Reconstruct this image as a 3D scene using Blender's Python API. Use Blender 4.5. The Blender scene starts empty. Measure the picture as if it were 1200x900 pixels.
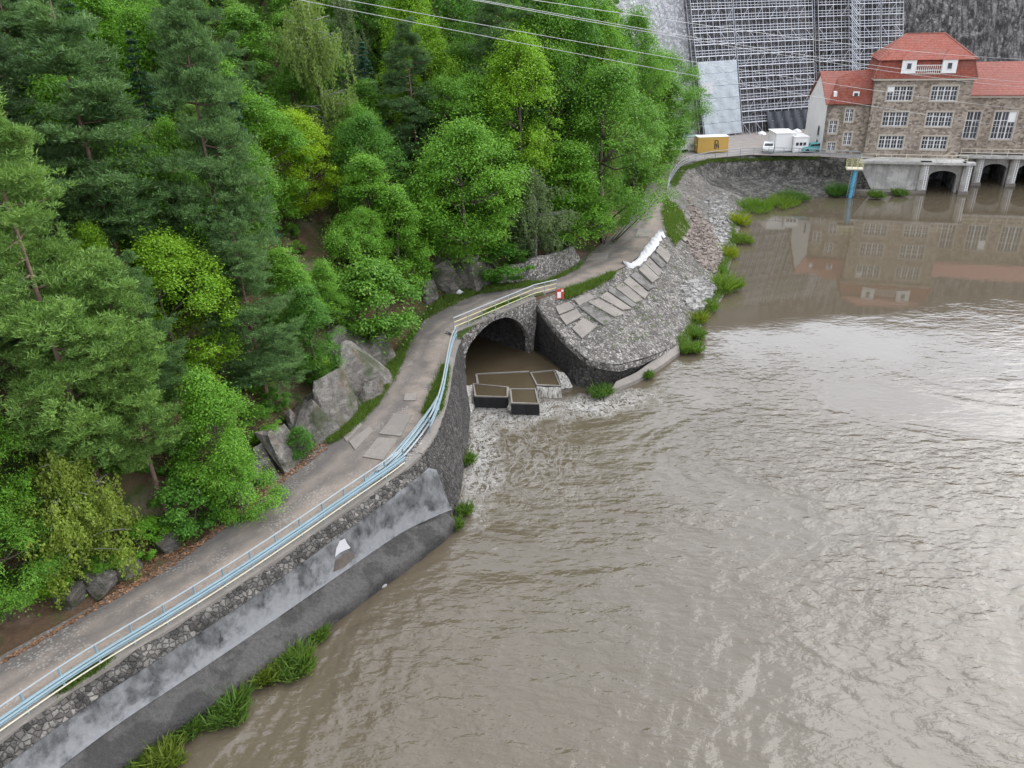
import bpy, bmesh, math, random
import numpy as np
from mathutils import Vector, Matrix
from mathutils.bvhtree import BVHTree

random.seed(7); RNG = np.random.default_rng(11)
SC = bpy.context.scene
COL = SC.collection
# ------------------------------------------------------------------ camera
FPX = 901.0                                   # focal length in photo pixels (photo is 1200 x 900)
CAM = np.array([0.0, 0.0, 28.0])              # metres above the river
_d = np.array([61.0, -1850.0, 901.0]); _d /= np.linalg.norm(_d)
_up = -_d
_y = np.array([0, 0, 1.0]) - _up * _up[2]; _y /= np.linalg.norm(_y)
_x = np.cross(_y, _up)
if _x[0] < 0: _x = -_x
CM = np.array([_x, _y, _up])                  # camera (right, up, forward) -> world
cam_data = bpy.data.cameras.new('camera'); cam = bpy.data.objects.new('camera', cam_data); COL.objects.link(cam)
cam_data.sensor_width = 36.0; cam_data.lens = FPX / 1200 * 36.0; cam_data.clip_end = 3000; cam_data.clip_start = 0.5
mw = Matrix.Identity(4)
for i in range(3):
    mw[i][0] = CM[i][0]; mw[i][1] = CM[i][1]; mw[i][2] = -CM[i][2]; mw[i][3] = CAM[i]
cam.matrix_world = mw
SC.camera = cam
# ------------------------------------------------------------------ light: bright overcast day
SUN_EL, SUN_AZ = math.radians(40), math.radians(58)      # azimuth clockwise from +Y
world = bpy.data.worlds.new('World'); SC.world = world; world.use_nodes = True
wn = world.node_tree.nodes; wl = world.node_tree.links; wn.clear()
w_out = wn.new('ShaderNodeOutputWorld'); w_bg = wn.new('ShaderNodeBackground')
w_sky = wn.new('ShaderNodeTexSky'); w_sky.sky_type = 'NISHITA'; w_sky.sun_disc = False
w_sky.sun_elevation = SUN_EL; w_sky.sun_rotation = SUN_AZ; w_sky.air_density = 1.0; w_sky.dust_density = 2.0
w_tc = wn.new('ShaderNodeTexCoord'); w_no = wn.new('ShaderNodeTexNoise'); w_no.inputs['Scale'].default_value = 2.6
w_no.inputs['Detail'].default_value = 6; w_no.inputs['Roughness'].default_value = 0.55
w_rp = wn.new('ShaderNodeValToRGB')
w_rp.color_ramp.elements[0].position = 0.3; w_rp.color_ramp.elements[0].color = (10.2, 10.6, 11.7, 1)
w_rp.color_ramp.elements[1].position = 0.72; w_rp.color_ramp.elements[1].color = (16.2, 16.7, 17.9, 1)
w_mx = wn.new('ShaderNodeMix'); w_mx.data_type = 'RGBA'; w_mx.inputs[0].default_value = 0.86
wl.new(w_tc.outputs['Generated'], w_no.inputs['Vector']); wl.new(w_no.outputs['Fac'], w_rp.inputs['Fac'])
wl.new(w_sky.outputs['Color'], w_mx.inputs[6]); wl.new(w_rp.outputs['Color'], w_mx.inputs[7])
w_dt = wn.new('ShaderNodeVectorMath'); w_dt.operation = 'DOT_PRODUCT'; wl.new(w_tc.outputs['Generated'], w_dt.inputs[0])
w_dt.inputs[1].default_value = (math.sin(SUN_AZ) * math.cos(SUN_EL), math.cos(SUN_AZ) * math.cos(SUN_EL), math.sin(SUN_EL))
w_mr = wn.new('ShaderNodeMapRange'); w_mr.interpolation_type = 'SMOOTHSTEP'; wl.new(w_dt.outputs['Value'], w_mr.inputs['Value'])   # cloud glowing round the veiled sun
w_mr.inputs['From Min'].default_value = 0.3; w_mr.inputs['From Max'].default_value = 1.0; w_mr.inputs['To Min'].default_value = 1.0; w_mr.inputs['To Max'].default_value = 1.9
w_gl = wn.new('ShaderNodeVectorMath'); w_gl.operation = 'SCALE'; wl.new(w_mx.outputs[2], w_gl.inputs[0]); wl.new(w_mr.outputs[0], w_gl.inputs['Scale'])
wl.new(w_gl.outputs[0], w_bg.inputs['Color']); w_bg.inputs['Strength'].default_value = 0.13
wl.new(w_bg.outputs['Background'], w_out.inputs['Surface'])
sun_d = bpy.data.lights.new('sun', 'SUN'); sun_d.energy = 1.5; sun_d.angle = math.radians(48); sun_d.color = (1.0, 0.98, 0.95)
sun = bpy.data.objects.new('sun', sun_d); COL.objects.link(sun)
_sd = Vector((math.sin(SUN_AZ) * math.cos(SUN_EL), math.cos(SUN_AZ) * math.cos(SUN_EL), math.sin(SUN_EL)))
sun.rotation_euler = _sd.to_track_quat('Z', 'Y').to_euler(); sun.location = (60, -20, 90)
SC.view_settings.view_transform = 'Standard'; SC.view_settings.look = 'None'
SC.view_settings.exposure = 0.14; SC.view_settings.gamma = 1.0
SC.render.engine = 'CYCLES'
SC.cycles.use_denoising = True; SC.cycles.use_adaptive_sampling = True; SC.cycles.adaptive_threshold = 0.02; SC.cycles.max_bounces = 6; SC.cycles.diffuse_bounces = 3
SC.cycles.glossy_bounces = 3; SC.cycles.transmission_bounces = 4; SC.cycles.transparent_max_bounces = 6
SC.cycles.caustics_reflective = False; SC.cycles.caustics_refractive = False; SC.cycles.sample_clamp_indirect = 4

# ------------------------------------------------------------------ pixel <-> world
def ray(px, py): return CM @ np.array([px - 600.0, 450.0 - py, FPX])
def P(px, py, z):
    r = ray(px, py); return CAM + r * ((z - CAM[2]) / r[2])
def Q(p):
    c = CM.T @ (np.asarray(p, float) - CAM); return 600 + FPX * c[0] / c[2], 450 - FPX * c[1] / c[2]
def depth_of(p): return float((CM.T @ (np.asarray(p, float) - CAM))[2])

# ------------------------------------------------------------------ tiny material kit
class NT:
    def __init__(s, name):
        s.m = bpy.data.materials.new(name); s.m.use_nodes = True
        s.n = s.m.node_tree.nodes; s.l = s.m.node_tree.links; s.n.clear()
        s.out = s.n.new('ShaderNodeOutputMaterial')
    def node(s, t, **kw):
        n = s.n.new('ShaderNode' + t)
        for k, v in kw.items():
            if k.startswith('_'): setattr(n, k[1:], v)
        return n
    def setin(s, n, key, v):
        if isinstance(v, bpy.types.NodeSocket): s.l.new(v, n.inputs[key])
        elif v is not None:
            sock = n.inputs[key]
            if sock.type == 'RGBA' and len(v) == 3: v = (*v, 1)
            sock.default_value = v
    def coord(s, kind='Object', scale=(1, 1, 1), loc=(0, 0, 0)):
        t = s.node('TexCoord'); mp = s.node('Mapping'); s.l.new(t.outputs[kind], mp.inputs['Vector'])
        mp.inputs['Scale'].default_value = scale; mp.inputs['Location'].default_value = loc
        return mp.outputs['Vector']
    def noise(s, vec, scale=1, detail=4, rough=0.55, dist=0.0):
        n = s.node('TexNoise'); s.l.new(vec, n.inputs['Vector'])
        for k, v in (('Scale', scale), ('Detail', detail), ('Roughness', rough), ('Distortion', dist)): n.inputs[k].default_value = v
        return n.outputs['Fac']
    def voro(s, vec, scale=1, feature='F1', rand=1.0, out='Distance'):
        n = s.node('TexVoronoi', _feature=feature); s.l.new(vec, n.inputs['Vector'])
        n.inputs['Scale'].default_value = scale; n.inputs['Randomness'].default_value = rand
        return n.outputs[out]
    def ramp(s, fac, stops, interp='LINEAR'):
        n = s.node('ValToRGB'); s.l.new(fac, n.inputs['Fac']); cr = n.color_ramp; cr.interpolation = interp
        while len(cr.elements) < len(stops): cr.elements.new(0.5)
        for e, (p, c) in zip(cr.elements, stops):
            e.position = p; e.color = (c, c, c, 1) if not hasattr(c, '__len__') else (*c[:3], 1)
        return n.outputs['Color']
    def mix(s, fac, a, b, blend='MIX'):
        n = s.node('Mix', _data_type='RGBA', _blend_type=blend)
        s.setin(n, 0, fac); s.setin(n, 6, a); s.setin(n, 7, b); return n.outputs[2]
    def math(s, op, a, b=None, clamp=False):
        n = s.node('Math', _operation=op, _use_clamp=clamp); s.setin(n, 0, a); s.setin(n, 1, b); return n.outputs[0]
    def bump(s, h, strength=0.5, dist=0.1, normal=None):
        n = s.node('Bump'); s.setin(n, 'Height', h); n.inputs['Strength'].default_value = strength; n.inputs['Distance'].default_value = dist
        if normal is not None: s.l.new(normal, n.inputs['Normal'])
        return n.outputs['Normal']
    def bsdf(s, color, rough=0.8, normal=None, metal=0.0, spec=0.5, finish=True, **kw):
        n = s.node('BsdfPrincipled'); s.setin(n, 'Base Color', color); s.setin(n, 'Roughness', rough); s.setin(n, 'Metallic', metal)
        n.inputs['Specular IOR Level'].default_value = spec
        for k, v in kw.items(): s.setin(n, k.replace('_', ' '), v)
        if normal is not None: s.l.new(normal, n.inputs['Normal'])
        if finish: s.l.new(n.outputs[0], s.out.inputs['Surface'])
        return n.outputs[0]

def m_plain(name, col, rough=0.6, metal=0.0, var=0.25, scale=3.0, bump=0.15):
    t = NT(name); v = t.coord(); n = t.noise(v, scale, 5)
    c = t.mix(n, [x * (1 - var) for x in col], [min(1, x * (1 + var)) for x in col])
    t.bsdf(c, rough, t.bump(t.noise(v, scale * 6, 3), bump, 0.02), metal); return t.m

def m_stone(name, c_lo, c_hi, mortar, scale, joint=0.05, bump=0.9, dist=0.12, stretch=(1, 1, 1), dirt=0.5, big=0.35, dirtcol=(0.03, 0.03, 0.028), patch=(0.42, 0.62)):
    t = NT(name); v0 = t.coord('Object', stretch)
    wob = t.node('TexNoise'); t.l.new(v0, wob.inputs['Vector']); wob.inputs['Scale'].default_value = scale * 0.9
    vm = t.node('VectorMath', _operation='MULTIPLY_ADD'); t.l.new(wob.outputs['Color'], vm.inputs[0]); vm.inputs[1].default_value = (0.55 / scale,) * 3; t.l.new(v0, vm.inputs[2])
    v = vm.outputs[0]
    e = t.voro(v, scale, 'DISTANCE_TO_EDGE'); colr = t.voro(v, scale, 'F1', out='Color')
    sep = t.node('SeparateColor'); t.l.new(colr, sep.inputs[0])
    tone = t.ramp(sep.outputs[0], [(0.0, c_lo), (0.5, [(a + b) / 2 for a, b in zip(c_lo, c_hi)]), (1.0, c_hi)])
    fine = t.noise(v0, scale * 7, 5)
    tone = t.mix(0.5, tone, t.mix(fine, (0.25, 0.25, 0.25), (1.5, 1.5, 1.5)), 'MULTIPLY')
    jm = t.ramp(e, [(0.0, 1.0), (joint, 0.0)])
    c = t.mix(jm, tone, mortar)
    dm = t.ramp(t.noise(v0, big, 6, 0.62), [(patch[0], 0.0), (patch[1], 1.0)])
    c = t.mix(t.math('MULTIPLY', dm, dirt), c, dirtcol)
    hgt = t.math('ADD', t.ramp(e, [(0.0, 0.0), (joint * 1.6, 0.8), (0.5, 1.0)]), t.math('MULTIPLY', fine, 0.5))
    t.bsdf(c, 0.9, t.bump(hgt, bump, dist), spec=0.25); return t.m

# ------------------------------------------------------------------ mesh kit
def tag(o, label=None, cat=None, group=None, kind=None):
    if label: o['label'] = label
    if cat: o['category'] = cat
    if group: o['group'] = group
    if kind: o['kind'] = kind
    return o
def empty(name, loc, label=None, cat=None, group=None):
    o = bpy.data.objects.new(name, None); COL.objects.link(o); o.location = tuple(float(a) for a in loc); o.empty_display_size = 0.3
    return tag(o, label, cat, group)
def wloc(o):
    l = Vector((0, 0, 0))
    while o is not None: l += o.location; o = o.parent
    return l
def link_mesh(name, me, mat, parent=None, loc=(0, 0, 0)):
    o = bpy.data.objects.new(name, me); COL.objects.link(o); o.location = loc
    if mat is not None and not me.materials: me.materials.append(mat)
    if parent is not None: o.parent = parent
    return o
class MB:
    """collects shapes in world coordinates; build() links them as one mesh object"""
    def __init__(s): s.v = []; s.f = []
    def add(s, v, f):
        b = len(s.v); s.v.extend([tuple(map(float, p)) for p in v]); s.f.extend([tuple(b + i for i in q) for q in f]); return s
    def hexa(s, p):       # 8 corners: bottom 0-3, top 4-7
        return s.add(p, [(0, 3, 2, 1), (4, 5, 6, 7), (0, 1, 5, 4), (1, 2, 6, 5), (2, 3, 7, 6), (3, 0, 4, 7)])
    def box(s, x0, x1, y0, y1, z0, z1, fr=None):
        c = [(x0, y0, z0), (x1, y0, z0), (x1, y1, z0), (x0, y1, z0), (x0, y0, z1), (x1, y0, z1), (x1, y1, z1), (x0, y1, z1)]
        return s.hexa([fr(*q) for q in c] if fr else c)
    def obox(s, c, ax, half):
        c = np.asarray(c, float); ax = [np.asarray(a, float) for a in ax]
        q = [(-1, -1, -1), (1, -1, -1), (1, 1, -1), (-1, 1, -1), (-1, -1, 1), (1, -1, 1), (1, 1, 1), (-1, 1, 1)]
        return s.hexa([c + sum(ax[i] * half[i] * k[i] for i in range(3)) for k in q])
    def poly(s, pts): return s.add(pts, [tuple(range(len(pts)))])
    def prism(s, pts, off):
        n = len(pts); off = np.asarray(off, float); a = [np.asarray(p, float) for p in pts]; b = [p + off for p in a]
        return s.add(a + b, [tuple(range(n))[::-1], tuple(range(n, 2 * n))] + [(i, (i + 1) % n, n + (i + 1) % n, n + i) for i in range(n)])
    def tube(s, pts, r, n=6):
        pts = [np.asarray(p, float) for p in pts]; m = len(pts); rr = r if hasattr(r, '__len__') else [r] * m
        V = []; prev = None
        for i in range(m):
            t = pts[min(i + 1, m - 1)] - pts[max(i - 1, 0)]; t = t / (np.linalg.norm(t) + 1e-9)
            a = np.cross(t, (0, 0, 1.0)) if prev is None else prev - t * prev.dot(t)
            if np.linalg.norm(a) < 1e-3: a = np.cross(t, (1.0, 0, 0))
            a /= np.linalg.norm(a); prev = a; b = np.cross(t, a)
            V += [pts[i] + rr[i] * (a * math.cos(2 * math.pi * k / n) + b * math.sin(2 * math.pi * k / n)) for k in range(n)]
        F = [(i * n + k, i * n + (k + 1) % n, (i + 1) * n + (k + 1) % n, (i + 1) * n + k) for i in range(m - 1) for k in range(n)]
        F += [tuple(range(n))[::-1], tuple(range((m - 1) * n, m * n))]
        return s.add(V, F)
    def grid(s, G, closed=False):
        a, b = len(G), len(G[0]); V = [p for row in G for p in row]
        return s.add(V, [(i * b + j, i * b + j + 1, (i + 1) * b + j + 1, (i + 1) * b + j) for i in range(a - 1) for j in range(b - 1)])
    def build(s, name, mat, parent=None, smooth=False, label=None, cat=None, group=None, kind=None, origin=None):
        l = wloc(parent) if parent else Vector(origin if origin is not None else (0, 0, 0))
        me = bpy.data.meshes.new(name); me.from_pydata([(a - l.x, b - l.y, c - l.z) for a, b, c in s.v], [], s.f)
        me.update()
        bm = bmesh.new(); bm.from_mesh(me); bmesh.ops.recalc_face_normals(bm, faces=bm.faces); bm.to_mesh(me); bm.free()
        if smooth: me.polygons.foreach_set('use_smooth', [True] * len(me.polygons))
        o = link_mesh(name, me, mat, parent, (0, 0, 0) if parent else l)
        return tag(o, label, cat, group, kind)
def resample(pts, n):
    p = np.asarray(pts, float); d = np.r_[0, np.cumsum(np.linalg.norm(np.diff(p, axis=0), axis=1))]
    t = np.linspace(0, d[-1], n); return np.stack([np.interp(t, d, p[:, k]) for k in range(p.shape[1])], 1)
def smooth_line(pts, n, it=3):
    p = resample(pts, n)
    for _ in range(it): p[1:-1] = 0.25 * p[:-2] + 0.5 * p[1:-1] + 0.25 * p[2:]
    return p
def fnoise(p, scale, seed=0, oct=3):
    """cheap smooth noise from summed sines, about -1..1"""
    rg = np.random.default_rng(seed); p = np.asarray(p, float); out = 0; amp = 1.0; tot = 0
    for o in range(oct):
        for _ in range(5):
            k = rg.normal(size=p.shape[-1]) * scale * 2 ** o; out = out + amp * np.sin(p @ k + rg.uniform(0, 6.28)); tot += amp * 0.45
        amp *= 0.5
    return out / tot

# ------------------------------------------------------------------ materials
M = {}
M['masonry'] = m_stone('dark_masonry', (0.05, 0.045, 0.04), (0.3, 0.28, 0.25), (0.16, 0.15, 0.14), 4.4, 0.08, 1.0, 0.12, dirt=0.75, big=0.9, patch=(0.4, 0.58))
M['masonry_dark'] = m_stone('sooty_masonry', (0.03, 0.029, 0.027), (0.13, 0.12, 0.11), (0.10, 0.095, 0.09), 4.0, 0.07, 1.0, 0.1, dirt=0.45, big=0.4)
M['cobble'] = m_stone('cobbled_slope', (0.085, 0.078, 0.07), (0.39, 0.365, 0.33), (0.15, 0.14, 0.125), 3.4, 0.09, 1.0, 0.14, dirt=0.55, big=0.3, dirtcol=(0.11, 0.1, 0.088), patch=(0.46, 0.58))
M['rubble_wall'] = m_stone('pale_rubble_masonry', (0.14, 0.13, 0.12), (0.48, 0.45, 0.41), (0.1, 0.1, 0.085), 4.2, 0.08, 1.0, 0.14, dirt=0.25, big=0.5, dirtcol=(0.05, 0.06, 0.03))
M['ph_stone'] = m_stone('powerhouse_rubble', (0.16, 0.13, 0.104), (0.46, 0.39, 0.32), (0.34, 0.295, 0.245), 2.3, 0.05, 0.6, 0.06, stretch=(1, 1, 1.3), dirt=0.12, big=0.25, dirtcol=(0.1, 0.09, 0.08))
M['dam_new'] = m_stone('cleaned_dam_masonry', (0.3, 0.3, 0.31), (0.6, 0.6, 0.62), (0.2, 0.2, 0.21), 2.0, 0.05, 0.7, 0.12, dirt=0.1)
def mk_dam():
    t = NT('weathered_dam_masonry'); v = t.coord('Object', (1, 1, 1)); vs = t.coord('Object', (1.3, 1.3, 0.10))
    e = t.voro(t.coord('Object', (1, 1, 1)), 1.9, 'DISTANCE_TO_EDGE'); colr = t.voro(t.coord('Object', (1, 1, 1)), 1.9, 'F1', out='Color')
    sp = t.node('SeparateColor'); t.l.new(colr, sp.inputs[0])
    c = t.ramp(sp.outputs[0], [(0, (0.025, 0.025, 0.026)), (0.6, (0.075, 0.074, 0.073)), (1, (0.24, 0.235, 0.23))])
    st = t.ramp(t.noise(vs, 0.7, 5, 0.6), [(0.4, 0.0), (0.62, 1.0)])
    c = t.mix(t.math('MULTIPLY', st, 0.65), c, (0.3, 0.29, 0.28))
    c = t.mix(t.ramp(t.noise(vs, 1.3, 4), [(0.45, 0.0), (0.6, 0.8)]), c, (0.035, 0.034, 0.034))
    t.bsdf(c, 0.9, t.bump(t.ramp(e, [(0, 0.0), (0.12, 1.0)]), 0.9, 0.15), spec=0.2); return t.m
M['dam'] = mk_dam()
M['dam_mid'] = m_stone('half_cleaned_dam_masonry', (0.1, 0.097, 0.102), (0.33, 0.32, 0.335), (0.15, 0.147, 0.152), 1.9, 0.05, 0.8, 0.12, stretch=(1, 1, 0.8), dirt=0.5, big=0.3)
def mk_concrete(name, lo, hi, streak=True, stain=(0.05, 0.05, 0.05), sm=0.7, bmp=(0.35, 0.03)):
    t = NT(name); v = t.coord(); n1 = t.noise(v, 0.55, 7, 0.62); n2 = t.noise(v, 6, 5)
    c = t.mix(n2, lo, hi)
    c = t.mix(t.math('MULTIPLY', t.ramp(n1, [(0.46, 0.0), (0.54, 1.0)]), sm), c, stain)
    if streak:
        vs = t.coord('Object', (2.5, 2.5, 0.25)); c = t.mix(t.ramp(t.noise(vs, 1.2, 5), [(0.48, 0.0), (0.7, 0.55)]), c, stain)
    t.bsdf(c, 0.85, t.bump(t.noise(v, 9 if bmp[1] < 0.05 else 4.5, 7, 0.65), *bmp), spec=0.3); return t.m
def mk_limed():
    t = NT('limed_concrete'); v = t.coord(); sx = t.node('SeparateXYZ'); t.l.new(v, sx.inputs[0]); n1 = t.noise(v, 0.8, 7, 0.62); vs = t.coord('Object', (1.3, 1.3, 0.8))
    c = t.mix(t.ramp(t.noise(vs, 1.1, 7, 0.65), [(0.35, 0.0), (0.65, 1.0)]), (0.035, 0.035, 0.035), (0.18, 0.182, 0.182))
    lim = t.ramp(t.math('ADD', t.math('MULTIPLY', sx.outputs[2], -0.28), t.math('MULTIPLY', n1, 2.2)), [(0.36, 0.0), (0.62, 0.85)])      # lime washed out along the foot
    c = t.mix(lim, c, t.mix(t.noise(v, 5, 5), (0.15, 0.152, 0.154), (0.28, 0.284, 0.287)))
    t.bsdf(c, 0.85, t.bump(t.noise(v, 9, 6), 0.35, 0.03), spec=0.3); return t.m
M['limed'] = mk_limed()
M['conc_dark'] = mk_concrete('stained_concrete', (0.17, 0.175, 0.18), (0.36, 0.37, 0.38), True, (0.05, 0.05, 0.052), 0.85)
M['conc_pale'] = mk_concrete('pale_concrete', (0.38, 0.37, 0.35), (0.58, 0.57, 0.54), True, (0.2, 0.19, 0.18), 0.45)
M['conc_slab'] = mk_concrete('weathered_slab', (0.145, 0.13, 0.115), (0.27, 0.245, 0.215), False, (0.16, 0.145, 0.13), 0.6)
M['slab_dark'] = mk_concrete('dark_slab', (0.1, 0.095, 0.088), (0.2, 0.188, 0.172), False, (0.06, 0.056, 0.05), 0.7)
M['conc_black'] = mk_concrete('wet_black_concrete', (0.015, 0.015, 0.016), (0.035, 0.035, 0.036), True, (0.01, 0.01, 0.01), 0.5)
M['ledge'] = mk_concrete('dark_ledge', (0.04, 0.038, 0.036), (0.115, 0.108, 0.1), False, (0.022, 0.022, 0.021), 0.6, (1.0, 0.16))
M['ledge_old'] = m_stone('mossy_ledge_masonry', (0.055, 0.052, 0.048), (0.13, 0.125, 0.118), (0.10, 0.096, 0.09), 3.2, 0.03, 0.5, 0.08, stretch=(1, 1, 2), dirt=0.5, big=0.8)
def mk_road():
    t = NT('worn_asphalt'); v = t.coord(); uv = t.node('UVMap'); sx = t.node('SeparateXYZ'); t.l.new(uv.outputs[0], sx.inputs[0])
    c = t.mix(t.noise(v, 7, 6, 0.7), (0.06, 0.055, 0.051), (0.14, 0.128, 0.117))
    # dusty wheel tracks, packed gravel and old patches
    dx = t.math('ADD', sx.outputs[0], t.math('MULTIPLY', t.math('SUBTRACT', t.noise(v, 0.35, 3), 0.5), 0.5))
    trk = t.ramp(dx, [(0.0, 0.15), (0.2, 0.0), (0.36, 0.55), (0.5, 0.2), (0.68, 0.95), (0.86, 0.75), (1.0, 0.4)])
    dust = t.math('MULTIPLY', trk, t.ramp(t.noise(v, 0.6, 6, 0.62), [(0.3, 0.2), (0.52, 1.0)]))
    c = t.mix(dust, c, t.mix(t.noise(v, 9, 5), (0.185, 0.15, 0.122), (0.31, 0.26, 0.218)))
    grav = t.math('MULTIPLY', t.ramp(t.noise(v, 0.45, 5, 0.6, 0.6), [(0.52, 0.0), (0.6, 1.0)]), t.ramp(t.voro(v, 7.0), [(0.2, 0.85), (0.5, 0.0)]))
    c = t.mix(t.math('MULTIPLY', grav, 0.7), c, (0.3, 0.28, 0.255))
    dk = t.ramp(t.noise(t.coord('Object', (1, 1, 1), (9, 4, 0)), 0.28, 5, 0.6), [(0.54, 0.0), (0.66, 0.6)])
    c = t.mix(dk, c, (0.085, 0.08, 0.076))
    t.bsdf(c, 0.92, t.bump(t.noise(v, 14, 6), 0.5, 0.03), spec=0.25); return t.m
M['road'] = mk_road()
def mk_ground():
    t = NT('forest_floor'); v = t.coord()
    c = t.mix(t.noise(v, 3.5, 7, 0.7), (0.045, 0.03, 0.02), (0.17, 0.11, 0.07))
    c = t.mix(t.ramp(t.noise(v, 0.35, 6, 0.6), [(0.46, 0.0), (0.6, 0.85)]), c, t.mix(t.noise(v, 5, 4), (0.025, 0.055, 0.015), (0.07, 0.11, 0.03)))
    c = t.mix(t.ramp(t.noise(t.coord('Object', (1, 1, 1), (5, 9, 3)), 0.22, 4), [(0.55, 0.0), (0.66, 0.8)]), c, (0.23, 0.17, 0.13))
    t.bsdf(c, 1.0, t.bump(t.noise(v, 6, 8, 0.7), 1.0, 0.15), spec=0.1); return t.m
M['ground'] = mk_ground()
def mk_rock():
    t = NT('grey_gneiss'); v = t.coord(); vs = t.coord('Object', (1, 1, 3.0))
    n = t.noise(v, 1.3, 8, 0.66); n2 = t.noise(vs, 2.2, 8, 0.7, 0.4)
    c = t.ramp(n2, [(0.25, (0.045, 0.04, 0.036)), (0.5, (0.15, 0.138, 0.122)), (0.78, (0.33, 0.31, 0.28))])
    c = t.mix(t.ramp(n, [(0.52, 0.0), (0.66, 0.8)]), c, (0.16, 0.11, 0.075))
    c = t.mix(t.ramp(t.noise(v, 0.9, 5), [(0.5, 0.0), (0.62, 0.8)]), c, (0.045, 0.06, 0.028))
    h = t.math('ADD', n2, t.math('MULTIPLY', t.noise(t.coord('Object', (1, 2.5, 1)), 3.0, 8, 0.7), 0.7))
    t.bsdf(c, 0.9, t.bump(h, 1.0, 0.22), spec=0.2); return t.m
M['rock'] = mk_rock()
def mk_leaf(name, a, b, trans=0.35):
    t = NT(name); at = t.node('Attribute'); at.attribute_name = 'tint'; oi = t.node('ObjectInfo')
    c = t.mix(at.outputs['Fac'], a, b); c = t.mix(1.0, c, oi.outputs['Color'], 'MULTIPLY')
    d = t.bsdf(c, 0.55, spec=0.3, finish=False); tr = t.node('BsdfTranslucent'); t.l.new(t.mix(1.0, c, (1.25, 1.3, 0.7), 'MULTIPLY'), tr.inputs['Color'])
    mx = t.node('MixShader'); mx.inputs[0].default_value = trans; t.l.new(d, mx.inputs[1]); t.l.new(tr.outputs[0], mx.inputs[2]); t.l.new(mx.outputs[0], t.out.inputs['Surface'])
    return t.m
M['leaf'] = mk_leaf('broad_leaves', (0.072, 0.18, 0.024), (0.23, 0.41, 0.055))
M['needle'] = mk_leaf('pine_needles', (0.066, 0.135, 0.048), (0.19, 0.31, 0.105), 0.2)
M['spruce'] = mk_leaf('spruce_needles', (0.04, 0.085, 0.04), (0.11, 0.2, 0.1), 0.15)
M['birch_leaf'] = mk_leaf('birch_leaves', (0.09, 0.15, 0.045), (0.22, 0.31, 0.10), 0.35)
M['grass'] = mk_leaf('grass_blades', (0.06, 0.115, 0.022), (0.17, 0.255, 0.06), 0.35)
M['litter'] = mk_leaf('dry_leaves', (0.10, 0.05, 0.025), (0.3, 0.17, 0.10), 0.05)
M['bark'] = m_plain('bark', (0.1, 0.08, 0.065), 0.95, var=0.5, scale=5, bump=0.8)
M['pine_bark'] = m_plain('orange_pine_bark', (0.15, 0.1, 0.074), 0.95, var=0.5, scale=4, bump=0.8)
M['birch_bark'] = m_plain('pale_birch_bark', (0.27, 0.26, 0.24), 0.9, var=0.5, scale=4, bump=0.4)
M['rail'] = m_plain('pale_blue_paint', (0.2, 0.285, 0.32), 0.5, var=0.2, scale=1.5)
M['rail_white'] = m_plain('galvanised_rail', (0.29, 0.325, 0.335), 0.45, 0.2, var=0.2)
M['rail_yellow'] = m_plain('faded_yellow_rail', (0.5, 0.48, 0.26), 0.6, var=0.25)
M['rail_cream'] = m_plain('cream_rail', (0.62, 0.57, 0.44), 0.6, var=0.15)
M['steel'] = m_plain('galvanised_scaffold', (0.45, 0.465, 0.5), 0.45, 0.3, var=0.2)
M['deck'] = m_plain('scaffold_deck', (0.34, 0.345, 0.36), 0.7, var=0.3)
M['tarp_white'] = None
M['white'] = m_plain('white_paint', (0.78, 0.78, 0.77), 0.5, var=0.06)
M['plaster'] = m_plain('white_plaster', (0.75, 0.73, 0.71), 0.85, var=0.12, scale=0.8)
M['frame'] = m_plain('window_frame_paint', (0.66, 0.66, 0.66), 0.5, var=0.08)
M['surround'] = m_plain('sandstone_surround', (0.45, 0.4, 0.34), 0.85, var=0.15)
M['yellow'] = m_plain('ochre_container', (0.6, 0.38, 0.09), 0.5, var=0.1)
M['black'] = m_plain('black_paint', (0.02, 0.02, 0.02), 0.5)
M['dark_tarp'] = m_plain('black_tarpaulin', (0.025, 0.03, 0.04), 0.35, var=0.4, scale=1.0, bump=0.6)
M['blue'] = m_plain('blue_steel', (0.10, 0.38, 0.58), 0.5, var=0.2)
M['teal'] = m_plain('teal_sheet', (0.10, 0.35, 0.36), 0.5, var=0.2)
M['red'] = m_plain('red_paint', (0.5, 0.05, 0.04), 0.5, var=0.1)
M['rubber'] = m_plain('rubber', (0.02, 0.02, 0.02), 0.8)
M['wood'] = m_plain('weathered_wood', (0.3, 0.23, 0.16), 0.9, var=0.35, scale=2)
M['cable'] = m_plain('aluminium_cable', (0.33, 0.34, 0.34), 0.4, 0.3, var=0.05)
M['brownstone'] = m_plain('broken_brown_stone', (0.2, 0.165, 0.142), 0.95, var=0.45, scale=1.2, bump=0.6)
M['spalled'] = m_plain('spalled_masonry', (0.1, 0.082, 0.068), 0.95, var=0.7, scale=3.5, bump=1.0)
M['greystone'] = m_plain('loose_grey_stone', (0.27, 0.26, 0.245), 0.95, var=0.5, scale=1.2, bump=0.6)
M['geotextile'] = m_plain('white_geotextile', (0.47, 0.47, 0.48), 0.8, var=0.06, scale=2, bump=0.5)
def mk_glass():
    t = NT('window_glass'); n = t.noise(t.coord(), 0.9, 2)
    t.bsdf(t.ramp(n, [(0.35, (0.012, 0.014, 0.018)), (0.65, (0.05, 0.055, 0.065))]), 0.08, spec=0.6); return t.m
M['glass'] = mk_glass()
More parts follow.
